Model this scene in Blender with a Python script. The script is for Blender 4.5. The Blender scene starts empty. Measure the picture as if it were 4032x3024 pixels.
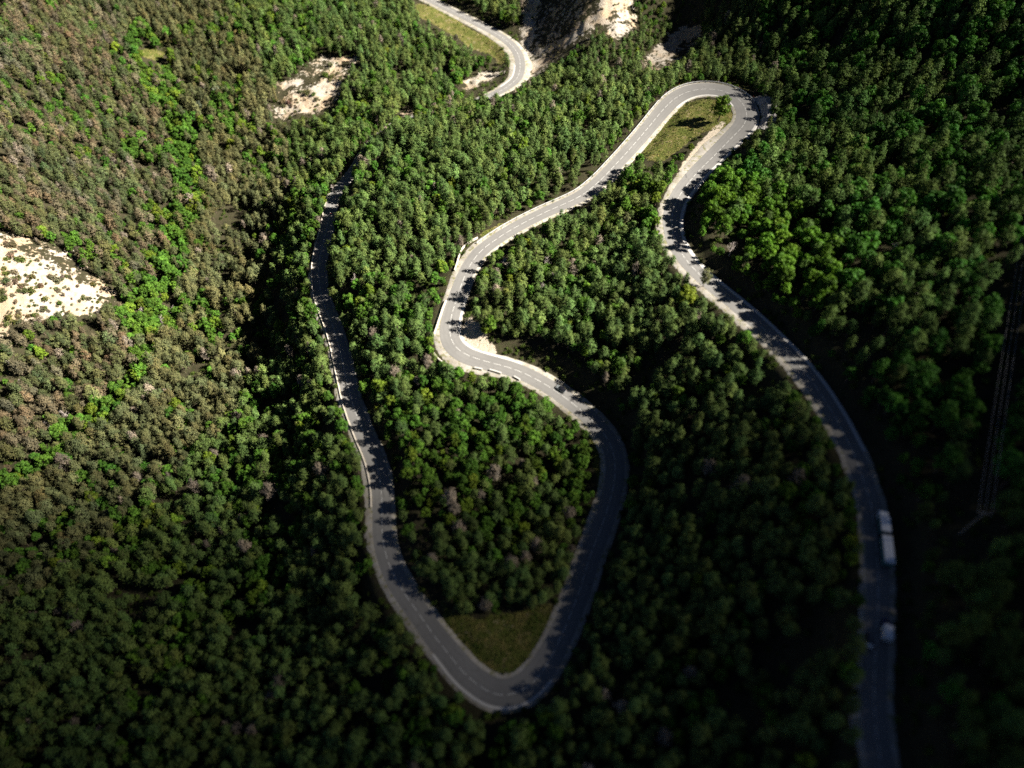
import bpy, bmesh, math, random
import numpy as np
from mathutils import Vector, Matrix

random.seed(7)
rng = np.random.default_rng(7)
SC = bpy.context.scene
COL = SC.collection
R = math.radians

# ------------------------------------------------------------------ camera, sky, sun, exposure
CAM_H, PITCH, FPX, CX, CY = 217.0, R(53.0), 2775.0, 2016.0, 1512.0
cd = bpy.data.cameras.new('camera')
cam = bpy.data.objects.new('camera', cd)
COL.objects.link(cam)
cam.location = (0, 0, CAM_H)
cam.rotation_euler = (math.pi / 2 - PITCH, 0, 0)
cd.sensor_width = 36.0
cd.lens = 36.0 * FPX / 4032.0
cd.clip_end = 12000.0
cd.dof.use_dof = True
cd.dof.focus_distance = 338.0
cd.dof.aperture_fstop = 0.009
SC.camera = cam

SUN_EL, SUN_AZ = R(40.0), R(-3.0)            # azimuth from +X towards +Y
SUN = Vector((math.cos(SUN_EL) * math.cos(SUN_AZ), math.cos(SUN_EL) * math.sin(SUN_AZ), math.sin(SUN_EL)))
sl = bpy.data.lights.new('sun', 'SUN')
sl.energy = 5.0
sl.angle = R(0.5)
sl.color = (1.0, 0.93, 0.82)
so = bpy.data.objects.new('sun', sl)
COL.objects.link(so)
so.rotation_euler = SUN.to_track_quat('Z', 'Y').to_euler()
so.location = SUN * 900
W = bpy.data.worlds.new('World')
SC.world = W
W.use_nodes = True
wn = W.node_tree
sky = wn.nodes.new('ShaderNodeTexSky')
sky.sky_type = 'NISHITA'
sky.sun_disc = False
sky.sun_elevation = SUN_EL
sky.sun_rotation = math.pi / 2 - SUN_AZ
sky.altitude = 1200
sky.air_density = 0.15
sky.dust_density = 0.1
sky.ozone_density = 1.5
wn.nodes['Background'].inputs['Strength'].default_value = 0.05
wn.links.new(sky.outputs[0], wn.nodes['Background'].inputs[0])
SC.view_settings.view_transform = 'Standard'
SC.view_settings.look = 'None'
SC.view_settings.exposure = 1.75
SC.view_settings.gamma = 1.0
SC.render.engine = 'CYCLES'
SC.cycles.max_bounces = 4
SC.cycles.diffuse_bounces = 1
SC.cycles.transmission_bounces = 3
SC.cycles.transparent_max_bounces = 12
SC.cycles.volume_bounces = 0
SC.cycles.use_denoising = False

# ------------------------------------------------------------------ helpers
cp, sp = math.cos(PITCH), math.sin(PITCH)


def at(px, py, z):
    """Point of height z (relative to the road by the silver car) seen at photo pixel px, py."""
    u, v = (px - CX) / FPX, (CY - py) / FPX
    t = (CAM_H - z) / (sp - v * cp)
    return np.array((t * u, t * (cp + v * sp), z))


def proj(x, y, z):
    dz = z - CAM_H
    d = y * cp - dz * sp
    v = (y * sp + dz * cp) / d
    return CX + FPX * x / d, CY - FPX * v, d


def vnoise(x, y, seed=0):
    xi, yi = np.floor(x).astype(np.int64), np.floor(y).astype(np.int64)
    fx, fy = x - xi, y - yi
    fx, fy = fx * fx * (3 - 2 * fx), fy * fy * (3 - 2 * fy)

    def h(a, b):
        n = (a * 374761393 + b * 668265263 + seed * 974711) & 0x7fffffff
        n = ((n ^ (n >> 13)) * 1274126177) & 0x7fffffff
        return ((n ^ (n >> 16)) & 0xffff) / 65535.0
    return (h(xi, yi) * (1 - fx) + h(xi + 1, yi) * fx) * (1 - fy) + (h(xi, yi + 1) * (1 - fx) + h(xi + 1, yi + 1) * fx) * fy


def fbm(x, y, seed=0, octs=4):
    s, a = 0, 0.5
    for o in range(octs):
        s = s + a * (vnoise(x * 2 ** o, y * 2 ** o, seed + 31 * o) - 0.5)
        a *= 0.5
    return s


def poly_in(x, y, P):
    ins = np.zeros(np.shape(x), bool)
    n = len(P)
    for i in range(n):
        x1, y1 = P[i][:2]
        x2, y2 = P[(i + 1) % n][:2]
        if y1 == y2:
            continue
        c = ((y1 > y) != (y2 > y)) & (x < (x2 - x1) * (y - y1) / (y2 - y1) + x1)
        ins ^= c
    return ins


def poly_soft(x, y, P, w):
    """1 inside the polygon, 0 outside, soft over w metres."""
    d = np.full(np.shape(x), 1e9)
    n = len(P)
    for i in range(n):
        ax, ay = P[i][:2]
        bx, by = P[(i + 1) % n][:2]
        L = (bx - ax) ** 2 + (by - ay) ** 2 + 1e-9
        t = np.clip(((x - ax) * (bx - ax) + (y - ay) * (by - ay)) / L, 0, 1)
        d = np.minimum(d, np.hypot(x - ax - t * (bx - ax), y - ay - t * (by - ay)))
    s = np.where(poly_in(x, y, P), d, -d)
    return np.clip(0.5 + s / (2 * w), 0, 1)


def tag(o, label=None, cat=None, group=None, kind=None):
    if label: o['label'] = label
    if cat: o['category'] = cat
    if group: o['group'] = group
    if kind: o['kind'] = kind
    return o


def link(name, me, parent=None):
    o = bpy.data.objects.new(name, me)
    COL.objects.link(o)
    if parent is not None:
        o.parent = parent
    return o


def empty(name, loc, rz=0.0):
    o = bpy.data.objects.new(name, None)
    o.empty_display_size = 0.5
    COL.objects.link(o)
    o.location = loc
    o.rotation_euler = (0, 0, rz)
    return o


def mesh_np(name, V, F, mats=None, smooth=False):
    """V (n,3), F (m,k) arrays -> mesh."""
    me = bpy.data.meshes.new(name)
    V = np.asarray(V, np.float32)
    F = np.asarray(F, np.int32)
    me.vertices.add(len(V))
    me.vertices.foreach_set('co', V.ravel())
    k = F.shape[1]
    me.loops.add(F.size)
    me.polygons.add(len(F))
    me.loops.foreach_set('vertex_index', F.ravel())
    me.polygons.foreach_set('loop_start', np.arange(0, F.size, k, dtype=np.int32))
    me.polygons.foreach_set('use_smooth', np.full(len(F), smooth))
    me.update(calc_edges=True)
    me.validate()
    if mats is not None:
        me.materials.append(mats)
    return me


class MB:
    """collects simple solids for ONE mesh object"""

    def __init__(self):
        self.v, self.f = [], []

    def box(self, c, s, rz=0.0, taper=1.0, bev=0.0):
        c = Vector(c)
        M = Matrix.Rotation(rz, 3, 'Z')
        hx, hy, hz = s[0] / 2, s[1] / 2, s[2] / 2
        b = len(self.v)
        if bev <= 0:
            rings = [(-hz, 1.0), (hz, taper)]
        else:
            rings = [(-hz, 'b'), (-hz + bev, 1.0), (hz - bev, taper), (hz, 't')]
        for z, k in rings:
            if k == 'b':
                ex, ey = hx - bev, hy - bev
            elif k == 't':
                ex, ey = hx * taper - bev, hy * taper - bev
            else:
                ex, ey = hx * k, hy * k
            cb = bev if bev > 0 else 0
            if cb > 0:
                pts = [(-ex + cb, -ey), (ex - cb, -ey), (ex, -ey + cb), (ex, ey - cb), (ex - cb, ey), (-ex + cb, ey), (-ex, ey - cb), (-ex, -ey + cb)]
            else:
                pts = [(-ex, -ey), (ex, -ey), (ex, ey), (-ex, ey)]
            for p in pts:
                self.v.append(c + M @ Vector((p[0], p[1], z)))
        n = 8 if bev > 0 else 4
        self._skin(b, n, len(rings))
        return self

    def _skin(self, b, n, m, closed=True):
        for j in range(m - 1):
            for i in range(n):
                self.f.append((b + j * n + i, b + j * n + (i + 1) % n, b + (j + 1) * n + (i + 1) % n, b + (j + 1) * n + i))
        self.f.append(tuple(b + i for i in reversed(range(n))))
        self.f.append(tuple(b + (m - 1) * n + i for i in range(n)))

    def loft(self, secs):
        b = len(self.v)
        n = len(secs[0])
        for s in secs:
            self.v.extend(Vector(p) for p in s)
        self._skin(b, n, len(secs))
        return self

    def tube(self, pts, rad, n=8):
        secs = []
        rads = rad if hasattr(rad, '__len__') else [rad] * len(pts)
        for i, p in enumerate(pts):
            p = Vector(p)
            a = Vector(pts[max(i - 1, 0)])
            c = Vector(pts[min(i + 1, len(pts) - 1)])
            d = (c - a).normalized()
            e = d.cross(Vector((0, 0, 1)))
            if e.length < 1e-3:
                e = Vector((1, 0, 0))
            e.normalize()
            g = e.cross(d)
            secs.append([p + (e * math.cos(t) + g * math.sin(t)) * rads[i] for t in [2 * math.pi * k / n for k in range(n)]])
        return self.loft(secs)

    def wheel(self, c, r, w, n=18, axis='y'):
        secs = []
        for y, k in ((-w / 2, .86), (-w / 2 + .03, 1), (w / 2 - .03, 1), (w / 2, .86)):
            ring = []
            for t in range(n):
                a = 2 * math.pi * t / n
                ring.append((c[0] + r * k * math.cos(a), c[1] + y, c[2] + r * k * math.sin(a)))
            secs.append(ring)
        return self.loft(secs)

    def build(self, name, mat, parent=None, smooth=False):
        me = bpy.data.meshes.new(name)
        me.from_pydata([tuple(v) for v in self.v], [], self.f)
        me.materials.append(mat)
        bm = bmesh.new()
        bm.from_mesh(me)
        bmesh.ops.recalc_face_normals(bm, faces=bm.faces)
        bm.to_mesh(me)
        bm.free()
        if smooth:
            me.polygons.foreach_set('use_smooth', [True] * len(me.polygons))
        return link(name, me, parent)


# ------------------------------------------------------------------ materials
class NT:
    def __init__(self, name):
        self.m = bpy.data.materials.new(name)
        self.m.use_nodes = True
        self.t = self.m.node_tree
        self.b = self.t.nodes['Principled BSDF']
        self.out = self.t.nodes['Material Output']

    def n(self, typ, **kw):
        x = self.t.nodes.new(typ)
        for k, v in kw.items():
            if k.startswith('i_'):
                x.inputs[int(k[2:])].default_value = v
            else:
                setattr(x, k, v)
        return x

    def l(self, a, b):
        self.t.links.new(a, b)

    def noise(self, scale, detail=4, rough=0.55, vec=None):
        x = self.n('ShaderNodeTexNoise')
        x.inputs['Scale'].default_value = scale
        x.inputs['Detail'].default_value = detail
        x.inputs['Roughness'].default_value = rough
        if vec is None:
            vec = self.geo()
        self.l(vec, x.inputs['Vector'])
        return x.outputs[0]

    def geo(self):
        if not hasattr(self, '_g'):
            self._g = self.n('ShaderNodeNewGeometry').outputs['Position']
        return self._g

    def ramp(self, fac, stops):
        x = self.n('ShaderNodeValToRGB')
        e = x.color_ramp.elements
        while len(e) < len(stops):
            e.new(0.5)
        for el, (p, c) in zip(e, stops):
            el.position = p
            el.color = (*c, 1) if len(c) == 3 else c
        self.l(fac, x.inputs[0])
        return x.outputs[0]

    def mix(self, fac, a, b, mode='MIX'):
        x = self.n('ShaderNodeMix', data_type='RGBA', blend_type=mode)
        for s, v in ((x.inputs[0], fac), (x.inputs[6], a), (x.inputs[7], b)):
            if isinstance(v, (int, float)):
                s.default_value = v
            elif isinstance(v, tuple):
                s.default_value = (*v, 1)
            else:
                self.l(v, s)
        return x.outputs[2]

    def math(self, op, a, b=0.0, clamp=False):
        x = self.n('ShaderNodeMath', operation=op, use_clamp=clamp)
        for s, v in ((x.inputs[0], a), (x.inputs[1], b)):
            if isinstance(v, (int, float)):
                s.default_value = v
            else:
                self.l(v, s)
        return x.outputs[0]

    def attr(self, name, typ='GEOMETRY', out='Fac'):
        x = self.n('ShaderNodeAttribute', attribute_type=typ, attribute_name=name)
        return x.outputs[out]

    def bump(self, h, dist, strength=0.6):
        x = self.n('ShaderNodeBump')
        x.inputs['Strength'].default_value = strength
        x.inputs['Distance'].default_value = dist
        self.l(h, x.inputs['Height'])
        self.l(x.outputs[0], self.b.inputs['Normal'])

    def set(self, **kw):
        for k, v in kw.items():
            s = self.b.inputs[{'color': 'Base Color', 'rough': 'Roughness', 'metal': 'Metallic', 'spec': 'Specular IOR Level', 'coat': 'Coat Weight'}[k]]
            if isinstance(v, (int, float)):
                s.default_value = v
            elif isinstance(v, tuple):
                s.default_value = (*v, 1)
            else:
                self.l(v, s)
        return self


def simple(name, col, rough=0.6, metal=0.0, coat=0.0, var=0.12, scale=3.0):
    t = NT(name)
    f = t.noise(scale, 3)
    c = t.mix(f, tuple(x * (1 - var) for x in col), tuple(min(1, x * (1 + var)) for x in col))
    t.set(color=c, rough=rough, metal=metal, coat=coat)
    return t.m


def make_leaf(name, transl=0.25, rough=0.6):
    t = NT(name)
    tint = t.attr('tint', 'INSTANCER', 'Color')
    sh = t.attr('shade', 'GEOMETRY', 'Fac')
    x = t.n('ShaderNodeMix', data_type='RGBA', blend_type='MULTIPLY')
    x.inputs[0].default_value = 1.0
    t.l(tint, x.inputs[6])
    cmb = t.n('ShaderNodeCombineColor')
    t.l(t.math('POWER', sh, 1.15), cmb.inputs[0])
    t.l(sh, cmb.inputs[1])
    t.l(t.math('POWER', sh, 0.8), cmb.inputs[2])
    t.l(cmb.outputs[0], x.inputs[7])
    col = x.outputs[2]
    t.set(color=col, rough=rough, spec=0.12)
    tr = t.n('ShaderNodeBsdfTranslucent')
    t.l(t.mix(1.0, col, (1.15, 1.25, 0.5), 'MULTIPLY'), tr.inputs[0])
    ms = t.n('ShaderNodeMixShader')
    ms.inputs[0].default_value = transl
    t.l(t.b.outputs[0], ms.inputs[1])
    t.l(tr.outputs[0], ms.inputs[2])
    t.l(ms.outputs[0], t.out.inputs['Surface'])
    return t.m


M = {}
M['needle'] = make_leaf('pine_needles', 0.10, 0.65)
M['leaf'] = make_leaf('broad_leaves', 0.2, 0.55)
M['bark'] = simple('bark', (0.13, 0.095, 0.07), 0.9, var=0.4, scale=2)
M['dead'] = simple('dead_wood', (0.38, 0.33, 0.30), 0.9, var=0.25)
M['paint'] = simple('road_paint', (0.52, 0.52, 0.50), 0.7, var=0.3, scale=1.5)
M['rail'] = simple('galvanised_steel', (0.62, 0.63, 0.64), 0.55, 0.3, var=0.06)
M['railpost'] = simple('steel_post', (0.35, 0.35, 0.36), 0.55, 0.5)
M['white'] = simple('white_plastic', (0.78, 0.78, 0.76), 0.5, var=0.04)
M['red'] = simple('red_reflector', (0.45, 0.05, 0.03), 0.5, var=0.05)
M['wallc'] = simple('pale_masonry', (0.60, 0.54, 0.46), 0.85, var=0.25, scale=1.2)
M['concrete'] = simple('concrete', (0.50, 0.485, 0.455), 0.8, var=0.12, scale=0.8)
M['glass'] = simple('car_glass', (0.015, 0.018, 0.022), 0.08, coat=0.5, var=0.0)
M['tyre'] = simple('tyre_rubber', (0.02, 0.02, 0.02), 0.85)
M['rim'] = simple('wheel_rim', (0.45, 0.45, 0.46), 0.35, 0.8)
M['silver'] = simple('silver_paint', (0.34, 0.37, 0.38), 0.3, 0.5, 0.6, var=0.02)
M['blackroof'] = simple('black_roof', (0.012, 0.012, 0.016), 0.2, coat=0.8, var=0.0)
M['vanwhite'] = simple('white_paint', (0.80, 0.80, 0.79), 0.35, coat=0.4, var=0.03)
M['navy'] = simple('navy_paint', (0.02, 0.025, 0.10), 0.3, coat=0.6, var=0.03)
M['teal'] = simple('lorry_side_green', (0.10, 0.20, 0.18), 0.45, var=0.1)
M['lamp'] = simple('lamp_glass', (0.7, 0.7, 0.68), 0.15, var=0.0)
M['tail'] = simple('tail_glass', (0.35, 0.01, 0.01), 0.2, var=0.0)
M['chassis'] = simple('dark_plastic', (0.025, 0.025, 0.027), 0.7)
M['wood'] = simple('weathered_pole', (0.30, 0.26, 0.22), 0.85, var=0.2)
M['wire'] = simple('aluminium_wire', (0.55, 0.53, 0.52), 0.4, 0.6, var=0.0)
M['ceramic'] = simple('insulator', (0.35, 0.42, 0.40), 0.3, var=0.0)


def road_mat():
    t = NT('asphalt')
    lat = t.attr('lat')
    a = t.noise(0.11, 5)
    b = t.noise(1.3, 5, 0.7)
    c = t.noise(9.0, 2)
    col = t.ramp(a, [(0.30, (0.15, 0.148, 0.144)), (0.5, (0.18, 0.176, 0.17)), (0.7, (0.21, 0.206, 0.198))])
    col = t.mix(t.math('MULTIPLY', b, 0.5), col, (0.155, 0.153, 0.148))
    col = t.mix(t.math('MULTIPLY', c, 0.35), col, (0.26, 0.25, 0.235))
    # wheel tracks: polished, slightly darker
    tr = t.n('ShaderNodeMath', operation='PINGPONG')
    t.l(t.math('ABSOLUTE', lat), tr.inputs[0])
    tr.inputs[1].default_value = 1.65
    dk = t.math('SUBTRACT', 1.0, t.math('ABSOLUTE', t.math('SUBTRACT', tr.outputs[0], 0.85)), True)
    col = t.mix(t.math('MULTIPLY', dk, t.math('MULTIPLY', b, 0.45)), col, (0.12, 0.118, 0.115))
    # repaired patches, a seam and cracks
    v = t.n('ShaderNodeTexVoronoi', feature='DISTANCE_TO_EDGE')
    v.inputs['Scale'].default_value = 0.16
    t.l(t.geo(), v.inputs['Vector'])
    crack = t.math('LESS_THAN', v.outputs['Distance'], 0.005)
    col = t.mix(t.math('MULTIPLY', crack, t.math('GREATER_THAN', a, 0.5)), col, (0.115, 0.112, 0.108))
    t.set(color=col, rough=0.85, spec=0.3)
    t.bump(c, 0.02, 0.4)
    return t.m


def verge_mat():
    t = NT('gravel_verge')
    a = t.noise(0.25, 5)
    b = t.noise(2.2, 5, 0.7)
    col = t.ramp(a, [(0.32, (0.25, 0.23, 0.20)), (0.5, (0.34, 0.325, 0.295)), (0.68, (0.42, 0.40, 0.37))])
    col = t.mix(t.ramp(b, [(0.52, (0, 0, 0)), (0.62, (1, 1, 1))]), col, (0.36, 0.30, 0.21))
    g = t.math('MULTIPLY', t.ramp(t.noise(0.7, 4), [(0.55, (0, 0, 0)), (0.62, (1, 1, 1))]), 0.75)
    col = t.mix(g, col, (0.17, 0.17, 0.06))
    t.set(color=col, rough=0.95, spec=0.1)
    t.bump(b, 0.12, 0.7)
    return t.m


def ground_mat():
    t = NT('hillside_soil')
    n1 = t.noise(0.06, 6, 0.6)
    n2 = t.noise(0.5, 6, 0.65)
    n3 = t.noise(3.0, 4, 0.7)
    n4 = t.noise(0.16, 5, 0.6)
    floor = t.ramp(n2, [(0.35, (0.030, 0.027, 0.016)), (0.55, (0.05, 0.042, 0.026)), (0.7, (0.035, 0.045, 0.014))])
    floor = t.mix(t.ramp(n3, [(0.55, (0, 0, 0)), (0.65, (1, 1, 1))]), floor, (0.035, 0.055, 0.012))
    # pale marl, with streaks of darker soil and ochre
    marl = t.ramp(n2, [(0.30, (0.22, 0.185, 0.14)), (0.46, (0.38, 0.335, 0.275)), (0.66, (0.52, 0.48, 0.42))])
    marl = t.mix(t.ramp(n1, [(0.45, (0, 0, 0)), (0.60, (1, 1, 1))]), marl, (0.42, 0.32, 0.215))
    marl = t.mix(t.ramp(n3, [(0.56, (0, 0, 0)), (0.66, (1, 1, 1))]), marl, (0.17, 0.145, 0.10))
    grass = t.ramp(n2, [(0.30, (0.055, 0.085, 0.015)), (0.44, (0.13, 0.135, 0.035)), (0.56, (0.22, 0.17, 0.07)), (0.68, (0.34, 0.29, 0.21))])
    grass = t.mix(t.ramp(n4, [(.42, (0, 0, 0)), (.6, (1, 1, 1))]), grass, t.mix(n2, (.05, .085, .014), (.15, .14, .04)))
    grass = t.mix(t.ramp(n3, [(0.5, (0, 0, 0)), (0.62, (1, 1, 1))]), grass, (0.085, 0.10, 0.022))
    grav = t.ramp(n2, [(0.3, (0.40, 0.34, 0.26)), (0.55, (0.54, 0.47, 0.38)), (0.7, (0.40, 0.33, 0.22))])
    grav = t.mix(t.ramp(n3, [(0.54, (0, 0, 0)), (0.62, (1, 1, 1))]), grav, (0.22, 0.19, 0.12))

    def edge(a):
        s = t.math('ADD', t.attr(a), t.math('ADD', t.math('MULTIPLY', t.math('SUBTRACT', n2, 0.5), 1.5), t.math('MULTIPLY', t.math('SUBTRACT', n4, 0.5), 1.2)))
        return t.ramp(s, [(0.44, (0, 0, 0)), (0.56, (1, 1, 1))])
    col = t.mix(edge('bare'), floor, marl)
    col = t.mix(edge('meadow'), col, grass)
    col = t.mix(edge('gravel'), col, grav)
    t.set(color=col, rough=0.95, spec=0.1)
    t.bump(t.math('ADD', n3, n2), 0.5, 0.8)
    return t.m


def stone_mat():
    t = NT('dry_stone')
    v = t.n('ShaderNodeTexVoronoi', feature='F1')
    v.inputs['Scale'].default_value = 0.9
    t.l(t.geo(), v.inputs['Vector'])
    d = t.n('ShaderNodeTexVoronoi', feature='DISTANCE_TO_EDGE')
    d.inputs['Scale'].default_value = 0.9
    t.l(t.geo(), d.inputs['Vector'])
    col = t.mix(t.n('ShaderNodeSeparateColor').outputs[0], (0.34, 0.33, 0.31), (0.34, 0.33, 0.31))
    sep = t.n('ShaderNodeSeparateColor')
    t.l(v.outputs['Color'], sep.inputs[0])
    col = t.mix(sep.outputs[0], (0.26, 0.25, 0.24), (0.48, 0.46, 0.43))
    col = t.mix(t.ramp(d.outputs['Distance'], [(0.0, (1, 1, 1)), (0.09, (0, 0, 0))]), col, (0.05, 0.045, 0.04))
    t.set(color=col, rough=0.9)
    t.bump(d.outputs['Distance'], 0.4, 1.0)
    return t.m


M['road'] = road_mat()
M['verge'] = verge_mat()
M['ground'] = ground_mat()
M['stone'] = stone_mat()

# ------------------------------------------------------------------ the winding road, traced as photo pixels with a surveyed height
RP = """3482,3180 41;3475,3080;3470,3015;3448,2880;3440,2750;3441,2653;3449,2556;3455,2459;3458,2362;3459,2285;3455,2200 40;3447,2100;3430,1985;3398,1887;
3363,1783 38.5;3338,1741;3293,1649;3221,1534;3163,1456;3132,1421 35.5;3076,1362;3040,1327;2975,1265;2875,1180 31;2836,1150;2752,1080;2701,1024 27;2681,994;2664,966;2654,937;2647,907;2643,878 23;2646,851;2652,820;2661,797;2688,749;2723,705;
2759,665;2798,627 18;2836,589;2872,552;2908,516;2924,500;2936,479;2941,459 16;2939,437;2930,415;2914,394;2893,378;2865,364;2833,354;2800,350 15;2765,350;2734,354;2702,363;2675,376;2650,393;2629,412;2611,432 13;2593,453;2557,497;2521,540;2465,604;2408,665;
2385,690 9;2351,722;2319,750;2281,776;2218,805;2150,834;2072,872 6;1990,918;1927,961;1895,986;1876,1007;1857,1034;1840,1064 4;1827,1094;1815,1125;1804,1159;1793,1192;1783,1224;1774,1257;1770,1289 2.5;1771,1322;1782,1354;1807,1381;1842,1401;1879,1413;1919,1425;1960,1435;
2001,1446 1;2040,1459;2071,1473;2114,1494;2151,1516;2185,1537;2214,1557;2253,1587 -1;2287,1614;2317,1639;2350,1674;2376,1703;2399,1737;2415,1778;2423,1823 -3;2423,1867;2412,1937;2395,1994;2380,2040;2365,2088;2349,2123;2330,2170 -4.5;2308,2240;2282,2328;2257,2392;2232,2455;2206,2512;2175,2580;
2137,2645 -6;2090,2700;2030,2736;1959,2742 -6.5;1915,2722;1880,2695;1839,2664;1804,2626;1773,2582;1738,2540;1703,2496 -7.5;1675,2453;1646,2411;1615,2370;1586,2328;1561,2287;1539,2240;1522,2195;1510,2150 -9.5;1504,2090;1503,2020;1504,1955;1497,1886;1478,1810;1450,1745;
1428,1696 -13;1401,1627;1388,1589;1377,1551;1366,1500;1355,1456;1344,1405;1334,1361;1320,1310;1300,1256 -17;1277,1203;1263,1158;1256,1100;1255,1045;1262,1000;1270,966;1279,930;1285,906 -19.5;1290,881;1296,850;1302,815;1311,780;1328,748;1352,720;1378,690 -20;1402,655;
1430,605;1477,548;1553,490 -20;1673,450;1770,430;1838,412 -19.5;1900,390;1945,372;1985,350;2015,330;2038,308 -19;2047,280;2049,256;2046,228;2034,201;2012,174;1983,151;1951,130;1917,112;1882,94;1849,77;1814,59 -19;1780,43;1746,26;1710,7;1660,-18;1590,-52;1500,-90 -19"""
ctrl, zk = [], []
for tok in RP.replace('\n', '').split(';'):
    a = tok.split()
    x, y = map(float, a[0].split(','))
    if len(a) > 1:
        zk.append((len(ctrl), float(a[1])))
    ctrl.append((x, y))
zs = np.interp(np.arange(len(ctrl)), [k for k, _ in zk], [z for _, z in zk])
C3 = np.array([at(x, y, z) for (x, y), z in zip(ctrl, zs)])


def resample(P, step, smooth=0):
    P = np.asarray(P, float)
    d = np.concatenate([[0], np.cumsum(np.linalg.norm(np.diff(P[:, :2], axis=0), axis=1))])
    n = max(2, int(d[-1] / step) + 1)
    s = np.linspace(0, d[-1], n)
    Q = np.stack([np.interp(s, d, P[:, k]) for k in range(P.shape[1])], 1)
    for _ in range(smooth):
        Q[1:-1] = 0.25 * Q[:-2] + 0.5 * Q[1:-1] + 0.25 * Q[2:]
    return Q


pix = np.array(ctrl)
full = np.concatenate([C3, pix], 1)
RD = resample(full, 1.0, 14)
RC, RPX = RD[:, :3], RD[:, 3:]
T = np.gradient(RC[:, :2], axis=0)
T /= np.linalg.norm(T, axis=1)[:, None]
NRM = np.stack([-T[:, 1], T[:, 0]], 1)        # to the left of travel
S = np.concatenate([[0], np.cumsum(np.linalg.norm(np.diff(RC[:, :2], axis=0), axis=1))])


def near(px, py):
    return int(np.argmin((RPX[:, 0] - px) ** 2 + (RPX[:, 1] - py) ** 2))


def along(keys, smooth=25):
    """values along the road keyed at photo pixels of its centre line"""
    ks = sorted((near(x, y), v) for x, y, v in keys)
    w = np.interp(np.arange(len(RC)), [k for k, _ in ks], [v for _, v in ks])
    k = np.ones(smooth) / smooth
    return np.convolve(np.pad(w, smooth // 2, mode='edge'), k, 'valid')[:len(w)]


# travel direction: up the lower right leg, round the top hairpin, down to the lower hairpin, up the left leg
WL = along([(3470, 3015, 2.9), (3132, 1421, 2.9), (2875, 1180, 3.1), (2646, 851, 3.7), (2798, 627, 4.1), (2908, 516, 4.6), (2941, 459, 5.2), (2800, 350, 5.5), (2675, 376, 5.0), (2593, 453, 4.2), (2408, 665, 3.6), (2072, 872, 3.4),
            (1840, 1064, 3.3), (1770, 1289, 3.5), (1842, 1401, 3.6), (2114, 1494, 3.3), (2423, 1823, 3.4), (2257, 2392, 3.5), (2030, 2736, 3.3), (1959, 2742, 3.4), (1738, 2540, 3.4), (1510, 2150, 3.2), (1497, 1886, 3.4),
            (1300, 1256, 3.0), (1378, 690, 2.6), (1838, 412, 2.6), (2047, 280, 3.2), (1814, 59, 3.2)])
# (left of travel on the right leg = the gravel side; on the middle leg = the tree side / inside of the bends)
WR = along([(3470, 3015, 2.9), (3132, 1421, 2.9), (2875, 1180, 3.1), (2646, 851, 3.4), (2798, 627, 4.0), (2941, 459, 5.2), (2800, 350, 6.3), (2675, 376, 4.8), (2593, 453, 4.0), (2408, 665, 3.5), (2072, 872, 3.4), (1840, 1064, 3.4),
            (1770, 1289, 4.0), (1842, 1401, 4.6), (2001, 1446, 3.8), (2114, 1494, 3.3), (2423, 1823, 3.4), (2257, 2392, 3.6), (2030, 2736, 5.0), (1839, 2664, 4.2), (1646, 2411, 3.5), (1510, 2150, 3.4), (1300, 1256, 3.0), (1378, 690, 2.6), (1838, 412, 2.6), (2047, 280, 3.2), (1814, 59, 3.2)])
VL = along([(3470, 3015, 0.9), (3363, 1783, 1.0), (2875, 1180, 2.4), (2701, 1024, 1.8), (2646, 851, 1.2), (2723, 705, 2.4), (2836, 589, 4.2), (2908, 516, 1.6), (2941, 459, 1.0), (2702, 363, 1.0), (2593, 453, 1.3), (2408, 665, 1.5),
            (2072, 872, 1.0), (1840, 1064, 0.9), (1770, 1289, 0.9), (1879, 1413, 1.0), (2114, 1494, 1.8), (2317, 1639, 1.6), (2423, 1823, 1.2), (2257, 2392, 1.3), (1959, 2742, 1.2), (1738, 2540, 1.5), (1510, 2150, 1.4), (1497, 1900, 2.6),
            (1428, 1696, 1.3), (1300, 1256, 1.2), (1378, 690, 0.3), (1838, 412, 0.3), (1985, 350, 1.6), (2047, 280, 3.0), (2034, 201, 3.4), (1917, 112, 2.6), (1710, 7, 1.6)])
VR = along([(3470, 3015, 1.2), (2646, 851, 1.2), (2836, 589, 1.2), (2941, 459, 1.0), (2865, 364, 0.9), (2593, 453, 1.2), (2072, 872, 1.5), (1895, 986, 2.4), (1857, 1034, 2.2), (1815, 1125, 1.4), (1774, 1257, 1.3), (1782, 1354, 2.0), (1815, 1388, 4.2), (1860, 1408, 2.6),
            (1960, 1435, 1.0), (2114, 1494, 0.8), (2253, 1587, 1.2), (2423, 1823, 1.4), (2330, 2170, 1.3), (2030, 2736, 1.0), (1703, 2496, 1.0), (1510, 2150, 1.2), (1428, 1696, 0.8), (1300, 1256, 0.8), (1378, 690, 0.3), (1838, 412, 0.3), (1985, 350, 0.9), (2047, 280, 4.5), (2034, 201, 2.0),
            (1917, 112, 1.2), (1710, 7, 1.4)])
# on the last stretch (upper road) the wide lay-by lies to the left of travel in the photo's lower side
VL2 = VL.copy()


def roadpt(i, off, dz=0.0):
    return (RC[i, 0] + NRM[i, 0] * off, RC[i, 1] + NRM[i, 1] * off, RC[i, 2] + dz)


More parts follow.
